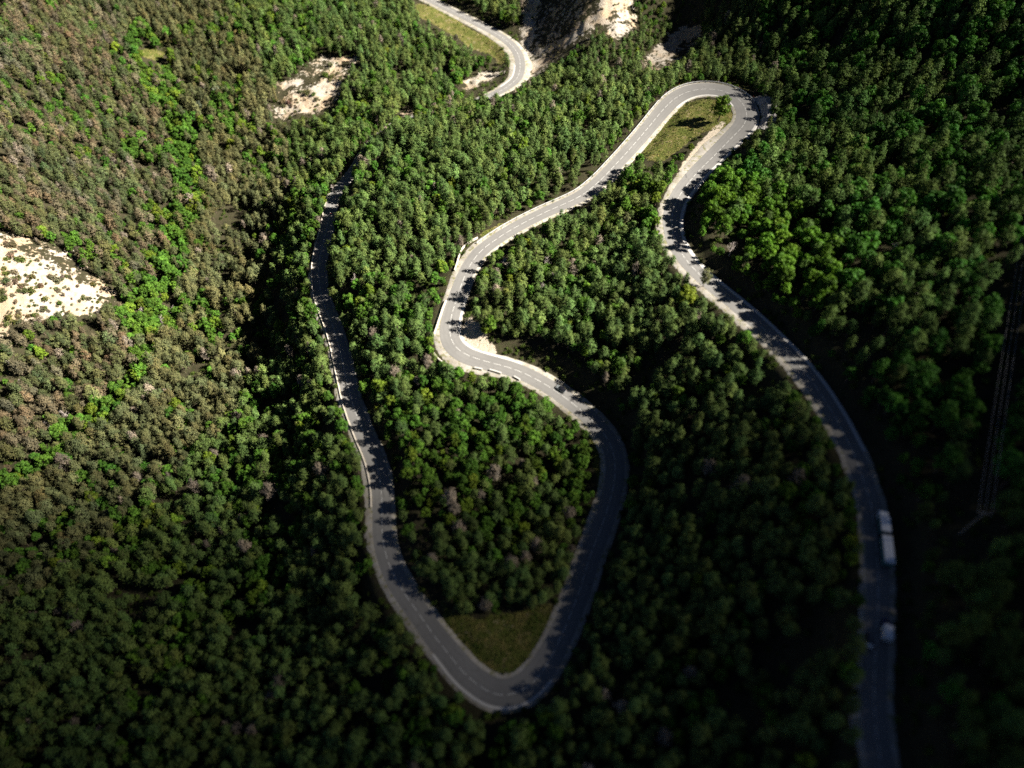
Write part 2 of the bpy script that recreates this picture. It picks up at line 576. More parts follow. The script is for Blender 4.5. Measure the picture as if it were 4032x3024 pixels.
# ------------------------------------------------------------------ terrain: thin-plate surface through surveyed points
TP = """3100,1000 34.5;3400,1000 44;4000,1000 60;4000,2000 52;4000,2900 52;4000,300 52;3500,300 37;3200,300 22;4000,50 64;3500,50 46;3000,50 24;3650,1500 47;3200,700 31;3700,2500 47;3050,480 17.5;
3000,1900 25;2700,2300 10;2800,2900 15;3150,2600 27;2650,1600 11;2800,1500 19;2450,1200 13;2250,1150 8;2600,900 16;2500,700 12;2000,1200 4;2100,1350 5;
560,1500 -55;300,1700 -60;0,1950 -64;620,1250 -54;700,950 -51;765,720 -46;740,550 -41;640,330 -34;560,150 -28;100,1150 -24;0,700 -10;0,350 -2;0,60 0;300,500 -24;350,900 -32;400,250 -18;450,1200 -42;200,1400 -46;0,1500 -44;
800,0 -22;1000,200 -26;1200,350 -30;950,500 -38;1200,60 -20;1450,100 -20;1500,300 -24;1700,250 -23;1050,700 -52;1000,1000 -55;1050,1350 -53;1000,1550 -49;900,1250 -50;1150,800 -38;1180,1500 -36;1150,1800 -36;900,1900 -47;700,1750 -54;
900,2200 -46;0,2400 -62;0,2950 -60;500,2300 -53;700,2800 -42;1250,2350 -30;1500,2900 -18;1250,2850 -26;2050,2950 -9;2400,2800 1;
1550,800 -4;1650,700 -3;1750,500 -6;1600,560 -8;1500,680 -9;1900,600 1;2100,450 -2;2300,350 -4;2200,600 5;2550,330 4;1500,1000 -6;1600,1250 -4;1550,1500 -10;1850,1800 -6;1800,2200 -8;2100,2300 -6;1960,2560 -7;2150,1850 -7;
2850,240 5;3050,230 12;2750,150 0;2300,100 4;2500,20 9;2650,60 2;2280,0 10;2400,-70 22;2550,-60 18;2150,60 -9;2450,200 1;2120,250 -17;2000,20 -16;2300,200 -3;2800,40 12;2650,230 -2;1900,250 -22;1800,150 -21"""
cps = []
for tok in TP.replace('\n', '').split(';'):
    a, z = tok.split()
    x, y = map(float, a.split(','))
    cps.append(at(x, y, float(z)))
for i in range(0, len(RC), 14):
    cps.append(RC[i])
for x, y, z in ((-700, 100, 60), (-700, 600, 110), (-400, 900, 60), (0, 900, 20), (400, 900, 120), (600, 500, 170), (600, 0, 190), (400, -300, 120), (0, -300, -20), (-500, -300, -40), (0, 650, -10), (-300, 620, 10), (280, 620, 80), (-100, -60, -40), (120, -60, 80),
                (-900, 1400, 180), (900, 1400, 240), (0, 1500, 150)):
    cps.append(np.array((x, y, z), float))
CP = np.array(cps)


def tps_k(d2):
    return 0.5 * d2 * np.log(d2 + 1e-6)


SCL = 100.0
A_ = CP[:, :2] / SCL
NCP = len(CP)
d2_ = ((A_[:, None] - A_[None]) ** 2).sum(-1)
K_ = tps_k(d2_) + np.eye(NCP) * 0.004
P_ = np.concatenate([np.ones((NCP, 1)), A_], 1)
L_ = np.block([[K_, P_], [P_.T, np.zeros((3, 3))]])
WTS = np.linalg.solve(L_, np.concatenate([CP[:, 2], np.zeros(3)]))


def base_h(x, y):
    x, y = np.atleast_1d(x).astype(float), np.atleast_1d(y).astype(float)
    sh = x.shape
    x, y = x.ravel(), y.ravel()
    out = np.empty(len(x))
    for s in range(0, len(x), 20000):
        q = np.stack([x[s:s + 20000], y[s:s + 20000]], 1) / SCL
        d2 = ((q[:, None] - A_[None]) ** 2).sum(-1)
        out[s:s + 20000] = tps_k(d2) @ WTS[:NCP] + WTS[NCP] + q @ WTS[NCP + 1:]
    return np.clip(out, -90, 400).reshape(sh)


def ground(px, py):
    """where the sight line through a photo pixel meets the hillside"""
    z = 0.0
    for _ in range(40):
        p = at(px, py, z)
        z = z + 0.5 * (float(base_h(p[0], p[1])[0]) - z)
    return at(px, py, z)


def wpoly(txt):
    return [ground(*map(float, t.split(','))) for t in txt.split()]


# surveyed patches of open ground
BARE = [wpoly(t) for t in (
    "-150,900 40,960 110,1010 190,1040 210,1060 300,1115 420,1120 460,1150 400,1170 390,1215 330,1235 250,1245 170,1275 80,1290 -20,1330 -150,1330",
    "60,925 115,950 100,965 60,955", "200,985 260,1000 245,1015 195,1005", "280,1050 335,1040 325,1075 285,1070",
    "1305,240 1350,245 1345,330 1310,380 1290,420 1235,452 1150,458 1085,462 1120,400 1190,365 1250,335 1280,290",
    "1260,215 1420,228 1400,245 1280,232", "1100,330 1180,310 1200,330 1120,360",
    "2080,-40 2125,-40 2118,60 2100,150 2085,200 2060,180 2050,120", "2360,-40 2500,-40 2490,20 2400,60 2360,90 2300,130 2240,180 2150,200 2090,205 2070,185 2160,175 2230,130 2300,70 2350,40",
    "2330,80 2400,70 2380,95 2310,100", "2440,50 2500,55 2490,90 2420,85", "2410,100 2490,95 2510,110 2430,150 2390,130",
    "2760,90 2770,95 2760,130 2690,160 2640,205 2600,235 2570,265 2535,265 2560,220 2600,180 2650,140 2690,105",
    "2640,200 2660,215 2620,245 2590,250", "1830,320 1900,280 1960,275 1975,285 1900,320 1850,355 1825,355", "2085,230 2160,200 2190,215 2120,270 2080,300",
    "1580,440 1620,432 1620,455 1585,462", "1990,1030 2000,1040 1990,1050")]
MEADOW = [wpoly(t) for t in (
    "2600,480 2640,430 2700,395 2790,383 2850,395 2885,430 2890,470 2865,500 2830,520 2790,520 2740,540 2680,590 2610,640 2550,640 2530,600",
    "1640,10 1700,25 1780,60 1850,115 1940,160 1985,205 1995,250 1965,250 1930,205 1860,190 1800,150 1720,105 1640,70",
    "555,200 590,185 650,210 645,225 600,235 560,225", "620,150 720,165 700,180 630,172",
    "1740,2370 1800,2420 1880,2440 1990,2420 2110,2390 2180,2380 2150,2480 2120,2560 2080,2660 2010,2685 1930,2670 1860,2610 1800,2530 1760,2450",
    "1890,925 1960,885 2060,845 2080,850 1990,905 1900,950", "2460,560 2560,450 2660,350 2760,315 2900,322 2960,352 2950,362 2870,335 2760,328 2680,348 2590,430 2480,570",
    "1395,1640 1445,1760 1470,1900 1455,1920 1425,1780 1385,1660", "2330,1720 2375,1790 2380,1900 2365,1960 2345,1850 2320,1760")]
GRAV = [wpoly(t) for t in (
    "1835,1240 1880,1260 1930,1330 1960,1380 1935,1395 1880,1380 1835,1340 1815,1290",
    "2760,560 2840,480 2855,485 2790,590 2700,680 2650,760 2640,750 2690,650")]

# grid: fine over what the photo shows, ever coarser out to the horizon
def axis(lo, hi, step, far, grow=1.22):
    mid = list(np.arange(lo, hi + 1e-6, step))
    s, a = step, hi
    up = []
    while a < far:
        s *= grow
        a += s
        up.append(a)
    s, a = step, lo
    dn = []
    while a > -far:
        s *= grow
        a -= s
        dn.append(a)
    return np.array(dn[::-1] + mid + up)


GX = axis(-400, 330, 1.5, 4000)
GY = axis(-30, 590, 1.5, 4000)
XX, YY = np.meshgrid(GX, GY)


def road_dist(x, y):
    x, y = np.ravel(x), np.ravel(y)
    d = np.full(len(x), 1e9)
    k = np.zeros(len(x), int)
    idx = np.arange(0, len(RC), 2)
    box = (x > RC[:, 0].min() - 60) & (x < RC[:, 0].max() + 60) & (y > RC[:, 1].min() - 60) & (y < RC[:, 1].max() + 60)
    w = np.where(box)[0]
    for s in range(0, len(w), 40000):
        ww = w[s:s + 40000]
        q = (x[ww][:, None] - RC[idx, 0][None]) ** 2 + (y[ww][:, None] - RC[idx, 1][None]) ** 2
        j = q.argmin(1)
        d[ww] = np.sqrt(q[np.arange(len(ww)), j])
        k[ww] = idx[j]
    side = (x - RC[k, 0]) * NRM[k, 0] + (y - RC[k, 1]) * NRM[k, 1]
    return d, k, side


ZZ = base_h(XX, YY)
rd, rk, rs = (a.reshape(XX.shape) for a in road_dist(XX, YY))
bare = np.zeros(XX.shape)
for P in BARE:
    bare = np.maximum(bare, poly_soft(XX, YY, P, 4.5))
for P in (wpoly('-150,880 60,905 130,935 270,970 350,1030 440,1110 480,1160 420,1200 380,1260 240,1290 60,1340 -150,1380'), wpoly('1240,205 1420,215 1370,330 1330,430 1240,475 1070,480 1060,440 1130,320'),
          wpoly('2040,-60 2520,-60 2500,60 2330,170 2200,240 2080,330 2040,200'), wpoly('2540,290 2520,250 2640,110 2760,60 2800,120 2650,270')):
    bare = np.maximum(bare, .40 * poly_soft(XX, YY, P, 5))
meadow = np.zeros(XX.shape)
for P in MEADOW:
    meadow = np.maximum(meadow, poly_soft(XX, YY, P, 2.0))
gravel = np.zeros(XX.shape)
for P in GRAV:
    gravel = np.maximum(gravel, poly_soft(XX, YY, P, 1.5))
ZZ = ZZ + 5.0 * fbm(XX / 45, YY / 45, 3) + 1.6 * fbm(XX / 9, YY / 9, 5)
# eroded gullies on bare marl
rid = np.abs(fbm(XX / 7 + 0.4 * fbm(XX / 30, YY / 30, 8), YY / 16, 9, 4)) * 2
ZZ = ZZ - bare * (3.2 * (0.35 - rid)) - bare * 0.8 * fbm(XX / 3, YY / 3, 11)
# bed of the road: cut and bank
edge = np.where(rs > 0, WL[rk] + VL[rk], WR[rk] + VR[rk])
f = np.clip((rd - edge - 0.4) / 7.0, 0, 1)
f = f * f * (3 - 2 * f)
bed = RC[rk, 2] - 0.35
ZZ = np.where(rd < 60, bed * (1 - f) + ZZ * f, ZZ)
ny_, nx_ = XX.shape
ii = np.arange(nx_ * ny_).reshape(ny_, nx_)
F = np.stack([ii[:-1, :-1], ii[:-1, 1:], ii[1:, 1:], ii[1:, :-1]], -1).reshape(-1, 4)
me = mesh_np('hillside', np.stack([XX, YY, ZZ], -1).reshape(-1, 3), F, M['ground'], True)
for nm, arr in (('bare', bare), ('meadow', meadow), ('gravel', gravel)):
    a = me.attributes.new(nm, 'FLOAT', 'POINT')
    a.data.foreach_set('value', arr.astype(np.float32).ravel())
tag(link('hillside_terrain', me), kind='structure')


def surf(x, y):
    x, y = np.atleast_1d(x).astype(float), np.atleast_1d(y).astype(float)
    i = np.clip(np.searchsorted(GX, x) - 1, 0, nx_ - 2)
    j = np.clip(np.searchsorted(GY, y) - 1, 0, ny_ - 2)
    fx = (x - GX[i]) / (GX[i + 1] - GX[i])
    fy = (y - GY[j]) / (GY[j + 1] - GY[j])
    return (ZZ[j, i] * (1 - fx) + ZZ[j, i + 1] * fx) * (1 - fy) + (ZZ[j + 1, i] * (1 - fx) + ZZ[j + 1, i + 1] * fx) * fy


def seen(px, py, h=0.0):
    """first point of the finished hillside on the sight line through a photo pixel"""
    zz = np.linspace(150, -95, 700)
    P = np.stack([at(px, py, z) for z in zz])
    below = P[:, 2] <= surf(P[:, 0], P[:, 1]) + h
    k = int(np.argmax(below)) if below.any() else len(zz) - 1
    return P[k]


def on(x, y, dz=0.0):
    return (x, y, float(surf(x, y)[0]) + dz)


# ------------------------------------------------------------------ road surfaces
def ribbon(name, offs, zs_, mat, lat=False, sel=None, kind='structure'):
    """offs: list of per-sample lateral offsets; zs_: matching heights over the road"""
    n, m = len(RC), len(offs)
    V = np.zeros((n, m, 3))
    for j in range(m):
        V[:, j, 0] = RC[:, 0] + NRM[:, 0] * offs[j]
        V[:, j, 1] = RC[:, 1] + NRM[:, 1] * offs[j]
        V[:, j, 2] = RC[:, 2] + zs_[j]
    idx = np.arange(n * m).reshape(n, m)
    F = np.stack([idx[:-1, :-1], idx[1:, :-1], idx[1:, 1:], idx[:-1, 1:]], -1)
    if sel is not None:
        F = F[sel[:-1]]
    me = mesh_np(name, V.reshape(-1, 3), F.reshape(-1, 4), mat, True)
    if lat:
        a = me.attributes.new('lat', 'FLOAT', 'POINT')
        a.data.foreach_set('value', np.stack([np.broadcast_to(o, (n,)) for o in offs], 1).astype(np.float32).ravel())
    return tag(link(name, me), kind=kind)


n_ = len(RC)
sN = np.arange(n_)
wob = lambda s, k: 0.9 * fbm(sN / 6.0, np.full(n_, float(s)), s) * k
mid0 = np.zeros(n_)
ribbon('road', [WR * -1 + 0.12 * wob(1, 1), -WR * 0.5, mid0, WL * 0.5, WL + 0.12 * wob(2, 1)], [-0.02, 0.03, 0.06, 0.03, -0.02], M['road'], True)
ribbon('road_verge', [-(WR + VR + 1.3) + wob(3, 1.2), -(WR + VR) + wob(4, 1.0), -WR + 0.5], [-0.75, -0.07, -0.06], M['verge'])
ribbon('road_verge', [WL - 0.5, WL + VL + wob(5, 1.0), WL + VL + 1.3 + wob(6, 1.2)], [-0.06, -0.07, -0.75], M['verge'])


def span(a, b):
    i, j = sorted((near(*a), near(*b)))
    s = np.zeros(n_, bool)
    s[i:j] = True
    return s


# pale concrete gutter: uphill side of the upper leg, and the inside kerb strips of the bends
ribbon('gutter', [-(WR + 1.35), -(WR + 1.30), -(WR + 0.7), -(WR - 0.05)], [-0.02, 0.04, -0.03, 0.02], M['concrete'], sel=span((3363, 1783), (2936, 479)))
gl = span((2930, 415), (2629, 412)) | span((1804, 1159), (2040, 1459)) | span((2137, 2645), (1738, 2540)) | span((2049, 256), (1985, 350))
ribbon('gutter', [WL - 0.05, WL + 0.5, WL + 0.9, WL + 0.95], [0.02, -0.02, 0.05, -0.02], M['concrete'], sel=gl)
# dashes: 3 m painted, 1.33 m open
V, F = [], []
step = 4.333
s0 = 0.8
fS = lambda s, k: float(np.interp(s, S, RC[:, k]))
while s0 < S[-1] - 4:
    prev = None
    for q in np.linspace(s0, s0 + 3.0, 5):
        i = int(np.clip(np.searchsorted(S, q), 0, n_ - 1))
        x, y, z = fS(q, 0), fS(q, 1), fS(q, 2)
        w = 0.085
        V += [(x + NRM[i, 0] * w, y + NRM[i, 1] * w, z + 0.068), (x - NRM[i, 0] * w, y - NRM[i, 1] * w, z + 0.068)]
        k = len(V)
        if prev:
            F.append((k - 4, k - 3, k - 1, k - 2))
        prev = True
    s0 += step
tag(link('road_marking', mesh_np('road_marking', V, F, M['paint'])), kind='structure')

# ------------------------------------------------------------------ barriers along the road
def path_px(txt, z=None):
    P = []
    for t in txt.split():
        x, y = map(float, t.split(','))
        i = near(x, y)
        # take the height of the road beside it
        P.append(at(x, y, RC[np.argmin(((RC[:, :2] - at(x, y, RC[i, 2])[:2]) ** 2).sum(1)), 2] + (z or 0)))
    return resample(P, 1.0, 4)


def wall(name, P, h, w, mat, label, cat='wall', below=0.6, rough=0.0):
    P = np.asarray(P)
    t = np.gradient(P[:, :2], axis=0)
    t /= np.linalg.norm(t, axis=1)[:, None] + 1e-9
    nn = np.stack([-t[:, 1], t[:, 0]], 1)
    secs = []
    for i, p in enumerate(P):
        hh = h * (1 + rough * (random.random() - 0.5))
        c = 0.05
        pr = [(-w / 2, -below), (w / 2, -below), (w / 2, hh - c), (w / 2 - c, hh), (-w / 2 + c, hh), (-w / 2, hh - c)]
        secs.append([(p[0] + nn[i, 0] * a, p[1] + nn[i, 1] * a, p[2] + b) for a, b in pr])
    o = MB().loft(secs).build(name, mat)
    return tag(o, label, cat)


def guardrail(P, label, post_mat, step=4):
    P = np.asarray(P)
    root = empty('guardrail', tuple(P[len(P) // 2]))
    tag(root, label, 'guardrail')
    base = Vector(P[len(P) // 2])
    t = np.gradient(P[:, :2], axis=0)
    t /= np.linalg.norm(t, axis=1)[:, None] + 1e-9
    nn = np.stack([-t[:, 1], t[:, 0]], 1)
    secs = []
    for i, p in enumerate(P):
        pr = [(0.0, .36), (.09, .42), (.10, .48), (.03, .54), (.10, .60), (.09, .67), (0.0, .73), (-.05, .73), (-.05, .36)]
        secs.append([Vector((p[0] + nn[i, 0] * a * 1.6, p[1] + nn[i, 1] * a * 1.6, p[2] + b * 1.08)) - base for a, b in pr])
    MB().loft(secs).build('rail', M['rail'], root)
    for i in range(0, len(P), step):
        p = Vector(P[i]) - base
        n = Vector((nn[i, 0], nn[i, 1], 0))
        b = MB().box(p - n * 0.18 + Vector((0, 0, 0.15)), (0.12, 0.16, 1.2), math.atan2(t[i, 1], t[i, 0]))
        b.build('post', post_mat, root)
    return root


gp = []
for i in range(near(1905, 975), near(2960, 440) - 1, -1) if near(1905, 975) > near(2960, 440) else range(near(1905, 975), near(2960, 440)):
    gp.append(roadpt(i, -(WR[i] + min(VR[i], 1.3) - 0.1), -0.05))
gp = gp[:-8]
half = int(len(gp) * 0.74)
guardrail(resample(gp[:half], 1.0), 'long pale steel guardrail beside the middle leg below the top hairpin', M['railpost'])
guardrail(resample(gp[half + 1:], 1.0), 'grey steel guardrail curving round the outside of the top hairpin', M['railpost'], 3)

wall('parapet_wall', path_px('1708,1322 1722,1282 1735,1240 1749,1200 1757,1185'), 0.75, 0.5, M['wallc'], 'straight pale parapet wall beside the middle bend with open forest drop')
wall('parapet_wall', path_px('1790,1066 1797,1045 1806,1013 1819,977 1848,953 1881,937'), 0.7, 0.45, M['wallc'], 'curved low parapet round the gravel pull-out above the middle bend', rough=0.2)
wall('parapet_wall', path_px('1709,1393 1718,1408 1728,1419 1745,1428'), 0.6, 0.5, M['wallc'], 'short parapet closing the gravel corner outside the middle bend')
wall('concrete_barrier', path_px('1868,1450 1885,1454 1899,1457'), 0.8, 0.6, M['concrete'], 'short white concrete barrier by the gravel corner of the middle bend', 'barrier')
wall('concrete_barrier', path_px('1928,1458 1950,1464 1973,1472'), 0.8, 0.6, M['concrete'], 'longer white concrete barrier half hidden by pines below the middle bend', 'barrier')
wall('concrete_barrier', path_px('2024,1485 2036,1491 2047,1498'), 0.8, 0.6, M['concrete'], 'white concrete barrier nearest the silver car', 'barrier')
lw = []
for i in range(near(1310, 782), near(1510, 2000), -1 if near(1310, 782) > near(1510, 2000) else 1):
    lw.append(roadpt(i, WL[i] + 0.55, -0.1))
# (travel runs up this leg, so its valley side is on the left of travel)
wall('parapet_wall', resample(lw, 1.0), 0.6, 0.4, M['wallc'], 'very long low parapet on the valley side of the shaded lowest leg')

# rough dry-stone retaining wall outside the top hairpin
i0, i1 = near(2941, 470), near(2924, 405)
i0, i1 = min(i0, i1), max(i0, i1)
secs = []
for i in range(i0 - 6, i1 + 3):
    e = min(1.0, (i - i0 + 7) / 7, (i1 + 3 - i) / 6)
    pr = [(1.6, -.8), (2.0, 0.2), (2.5, 1.4 * e), (3.2, 2.6 * e), (4.2, 3.5 * e + .2), (6.5, 3.9 * e + .1), (9.0, 3.6 * e), (9.0, -1.2)]
    s = []
    for a, b in pr:
        q = roadpt(i, -(WR[i] + a + 0.5 * (random.random() - .5)))
        s.append((q[0], q[1], q[2] + b + 0.45 * (random.random() - .5)))
    secs.append(s)
tag(MB().loft(secs).build('stone_wall', M['stone']), 'rough grey dry-stone retaining wall outside the top hairpin', 'stone wall')

# white and red delineator posts behind the hairpin rail
ia, ib = near(2590, 455), near(2925, 405)
ia, ib = min(ia, ib), max(ia, ib)
words_ = ['first', 'second', 'third', 'fourth', 'fifth', 'sixth', 'seventh', 'eighth', 'ninth', 'tenth', 'eleventh', 'twelfth', 'thirteenth', 'fourteenth', 'fifteenth', 'sixteenth', 'seventeenth', 'eighteenth', 'nineteenth', 'twentieth']
for q, i in enumerate(np.linspace(ia + 3, ib, 8).astype(int)):
    p = roadpt(i, -(WR[i] + VR[i] + 0.5))
    o = empty('delineator_post', (p[0], p[1], p[2] - 0.2))
    tag(o, 'white delineator post with red top, %s behind the hairpin guardrail counting from the stone wall' % words_[q], 'road post', 'delineator posts round the top hairpin')
    MB().box((0, 0, 0.6), (0.16, 0.16, 1.2), bev=0.03).build('post', M['white'], o)
    MB().box((0, 0, 1.3), (0.18, 0.18, 0.22), bev=0.03).build('reflector', M['red'], o)

# ------------------------------------------------------------------ vehicles
def rsec(x, hw, z0, z1, r=0.12):
    return [(x, -hw + r, z0), (x, hw - r, z0), (x, hw, z0 + r), (x, hw, z1 - r), (x, hw - r, z1), (x, -hw + r, z1), (x, -hw, z1 - r), (x, -hw, z0 + r)]


def make_car(name, loc, rz, slope, label, paint, roof, L=4.3, H=1.5, bonnet=None):
    o = empty(name, loc, rz)
    o.rotation_euler = (0, -slope, rz)
    tag(o, label, 'car')
    h = L / 2
    b = MB().loft([rsec(-h, .62, .42, .72), rsec(-h + .08, .78, .28, .92), rsec(-h + .5, .88, .22, .98), rsec(-.3, .9, .20, .96), rsec(h * .38, .9, .20, .93), rsec(h - .45, .86, .22, .82), rsec(h - .1, .74, .28, .70), rsec(h, .55, .38, .58)])
    b.build('body', paint, o, False)
    MB().loft([rsec(-h + .12, .66, .85, .97, .04), rsec(-h + .55, .72, .85, H - .1, .1), rsec(-.5, .74, .85, H - .04, .1), rsec(.35, .72, .85, H - .07, .1), rsec(h * .52, .66, .80, .90, .04)]).build('windows', M['glass'], o)
    MB().loft([rsec(-h + .5, .60, H - .12, H - .06, .02), rsec(-.5, .66, H - .05, H + .02, .02), rsec(.3, .62, H - .09, H - .02, .02)]).build('roof', roof, o)
    if bonnet:
        MB().loft([rsec(h * .5, .72, .86, .965, .03), rsec(h - .45, .68, .78, .86, .03), rsec(h - .15, .58, .66, .735, .03)]).build('bonnet', bonnet, o)
    for sx in (-1, 1):
        for sy in (-1, 1):
            c = (sx * (h - .8), sy * .80, .33)
            w = MB().wheel(c, .33, .22).build('wheel', M['tyre'], o)
            MB().wheel((c[0], c[1] + sy * .1, c[2]), .21, .06, 12).build('rim', M['rim'], w)
    for sy in (-1, 1):
        MB().box((h - .16, sy * .55, .66), (.16, .3, .14), bev=.03).build('headlight', M['lamp'], o)
        MB().box((-h + .08, sy * .62, .78), (.12, .2, .2), bev=.03).build('tail_light', M['tail'], o)
        MB().box((h * .3, sy * .98, .98), (.14, .2, .13), bev=.03).build('mirror', paint, o)
    return o


def heading(i, rev=False):
    k = -1 if rev else 1
    a = math.atan2(T[i, 1] * k, T[i, 0] * k)
    j = min(i + 4, n_ - 1)
    sl = (RC[j, 2] - RC[i - 4, 2]) / max(S[j] - S[i - 4], 1e-6) * k
    return a, math.atan(sl)


# silver car: its nose points up the middle leg, against the sense the road was traced in
i = near(2200, 1540)
a, s_ = heading(i, True)
make_car('car', roadpt(i, 1.75, 0.05), a, s_, 'silver hatchback with black roof driving past trees on the middle leg', M['silver'], M['blackroof'])
# oncoming pale car on the shaded right leg (comes down towards the viewer)
i = near(3449, 2540)
a, s_ = heading(i, True)
make_car('car', roadpt(i, 1.75, 0.05), a, s_, 'dark car with pale bonnet meeting the white box van in deep shade', M['chassis'], M['blackroof'], 4.0, 1.5, M['vanwhite'])

# box van with navy cab
i = near(3455, 2475)
a, s_ = heading(i)
o = empty('box_van', roadpt(i, -1.75, 0.05), a)
o.rotation_euler = (0, -s_, a)
tag(o, 'white box van with navy cab following the lorry in deep shade', 'van')
MB().box((-1.1, 0, 1.75), (3.5, 2.1, 2.3), bev=.06).build('cargo_box', M['vanwhite'], o)
MB().box((-.1, 0, .5), (5.6, 1.7, .25)).build('chassis', M['chassis'], o)
cab = MB().loft([rsec(.75, .95, .45, 2.0, .12), rsec(1.5, .97, .4, 2.05, .12), rsec(2.2, .95, .4, 1.35, .1), rsec(2.85, .85, .42, 1.0, .1), rsec(3.0, .7, .5, .8, .08)]).build('cab', M['navy'], o)
MB().loft([rsec(1.52, .8, 1.45, 2.0, .05), rsec(2.26, .8, 1.2, 1.42, .05)]).build('windscreen', M['glass'], cab)
for sx in (-1.9, 2.0):
    for sy in (-1, 1):
        w = MB().wheel((sx, sy * .85, .36), .36, .24).build('wheel', M['tyre'], o)
        MB().wheel((sx, sy * .96, .36), .2, .05, 12).build('rim', M['rim'], w)
for sy in (-1, 1):
    MB().box((2.9, sy * .62, .72), (.14, .26, .2), bev=.03).build('headlight', M['lamp'], o)
    MB().box((1.7, sy * 1.12, 1.4), (.12, .18, .3), bev=.03).build('mirror', M['chassis'], o)

# lorry and its trailer climbing the right leg
i = near(3452, 2120)
a, s_ = heading(i)
o = empty('lorry', roadpt(i, -1.6, 0.05), a)
o.rotation_euler = (0, -s_, a)
tag(o, 'long white lorry with green sides pulling a trailer on the shaded road', 'lorry')
cab = MB().loft([rsec(5.3, 1.2, .5, 3.1, .15), rsec(6.4, 1.22, .45, 3.15, .2), rsec(7.1, 1.18, .45, 2.7, .25), rsec(7.35, 1.0, .5, 1.5, .2)]).build('cab', M['vanwhite'], o)
MB().loft([rsec(6.75, 1.02, 1.9, 2.75, .1), rsec(7.28, 1.0, 1.6, 2.0, .08)]).build('windscreen', M['glass'], cab)
for x0, x1, nm in ((0.3, 5.1, 'cargo_box'), (-9.0, -0.9, 'trailer_box')):
    cxm, ln = (x0 + x1) / 2, x1 - x0
    b = MB().box((cxm, 0, 2.15), (ln, 2.5, 2.2), bev=.08).build(nm, M['teal'], o)
    MB().box((cxm, 0, 3.33), (ln + .02, 2.52, .12), bev=.03).build('roof', M['vanwhite'], b)
MB().box((2.9, 0, .85), (8.0, 1.6, .3)).build('chassis', M['chassis'], o)
MB().box((-5.0, 0, .85), (7.8, 1.6, .3)).tube([(-1.2, 0, .8), (-.9, 0, .8), (.4, 0, .8)], .08, 6).build('drawbar', M['chassis'], o)
for sx in (6.4, 2.2, 1.1, -2.4, -7.0, -8.0):
    for sy in (-1, 1):
        w = MB().wheel((sx, sy * 1.08, .5), .5, .3).build('wheel', M['tyre'], o)
        MB().wheel((sx, sy * 1.22, .5), .28, .06, 12).build('rim', M['rim'], w)
for sy in (-1, 1):
    MB().box((7.3, sy * .8, .8), (.12, .35, .22), bev=.03).build('headlight', M['lamp'], o)
    MB().box((6.7, sy * 1.38, 2.1), (.14, .2, .5), bev=.03).build('mirror', M['chassis'], o)

# cyclist in red on the shaded lowest leg
def ring(m, c, r, w, n=20):
    pts = [(c[0] + r * math.cos(2 * math.pi * k / n), c[1], c[2] + r * math.sin(2 * math.pi * k / n)) for k in range(n + 1)]
    return m.tube(pts, w, 6)


i = near(1299, 848)
a, s_ = heading(i)
bp = roadpt(i, -0.9, 0.06)
o = empty('bicycle', bp, a)
tag(o, 'road bicycle under the red rider on the shaded lowest leg', 'bicycle')
MB().tube([(-.42, 0, .34), (0, 0, .28), (.38, 0, .82), (-.16, 0, .80), (0, 0, .28)], .022, 6).tube([(-.42, 0, .34), (-.16, 0, .80), (-.2, 0, .92)], .018, 6).tube([(.36, 0, .9), (.42, 0, .7), (.56, 0, .34)], .018, 6).build('frame', M['chassis'], o)
for x in (-.42, .56):
    ring(MB(), (x, 0, .34), .33, .018).build('wheel', M['tyre'], o)
MB().tube([(.46, -.21, .86), (.38, -.2, .93), (.36, 0, .93), (.38, .2, .93), (.46, .21, .86)], .014, 6).build('handlebar', M['rim'], o)
MB().box((-.22, 0, .95), (.27, .14, .05), bev=.015).build('saddle', M['chassis'], o)
J = {'pel': (-.2, 0, 1.03, .15), 'wai': (-.08, 0, 1.2, .14), 'che': (.1, 0, 1.38, .16), 'nec': (.24, 0, 1.5, .06), 'hea': (.33, 0, 1.62, .10), 'cro': (.36, 0, 1.74, .08)}
for sd, y, kz, kx in (('l', 1, .70, .12), ('r', -1, .58, .2)):
    J['hip' + sd] = (-.17, .11 * y, .98, .10)
    J['kne' + sd] = (kx, .12 * y, kz + .05, .07)
    J['ank' + sd] = (kx - .22, .12 * y, kz - .36, .045)
    J['toe' + sd] = (kx - .06, .12 * y, kz - .43, .035)
    J['sho' + sd] = (.16, .19 * y, 1.41, .075)
    J['elb' + sd] = (.24, .25 * y, 1.15, .05)
    J['han' + sd] = (.42, .21 * y, .95, .04)
keys_ = list(J)
E_ = [('pel', 'wai'), ('wai', 'che'), ('che', 'nec'), ('nec', 'hea'), ('hea', 'cro')]
for sd in 'lr':
    E_ += [('pel', 'hip' + sd), ('hip' + sd, 'kne' + sd), ('kne' + sd, 'ank' + sd), ('ank' + sd, 'toe' + sd), ('che', 'sho' + sd), ('sho' + sd, 'elb' + sd), ('elb' + sd, 'han' + sd)]
me = bpy.data.meshes.new('person')
me.from_pydata([J[k][:3] for k in keys_], [(keys_.index(p), keys_.index(q)) for p, q in E_], [])
t = NT('cycling_kit')
tc = t.n('ShaderNodeTexCoord')
sx = t.n('ShaderNodeSeparateXYZ')
t.l(tc.outputs['Object'], sx.inputs[0])
legs = t.math('LESS_THAN', sx.outputs[2], 1.0)
t.set(color=t.mix(t.math('GREATER_THAN', sx.outputs[2], 1.53), t.mix(legs, (.42, .03, .05), (.03, .02, .03)), (.45, .28, .2)), rough=.7)
me.materials.append(t.m)
pr = link('person', me)
sk = pr.modifiers.new('skin', 'SKIN')
for k, v in zip(keys_, me.skin_vertices[0].data):
    v.radius = (J[k][3], J[k][3])
    v.use_root = k == 'pel'
sk.use_smooth_shade = True
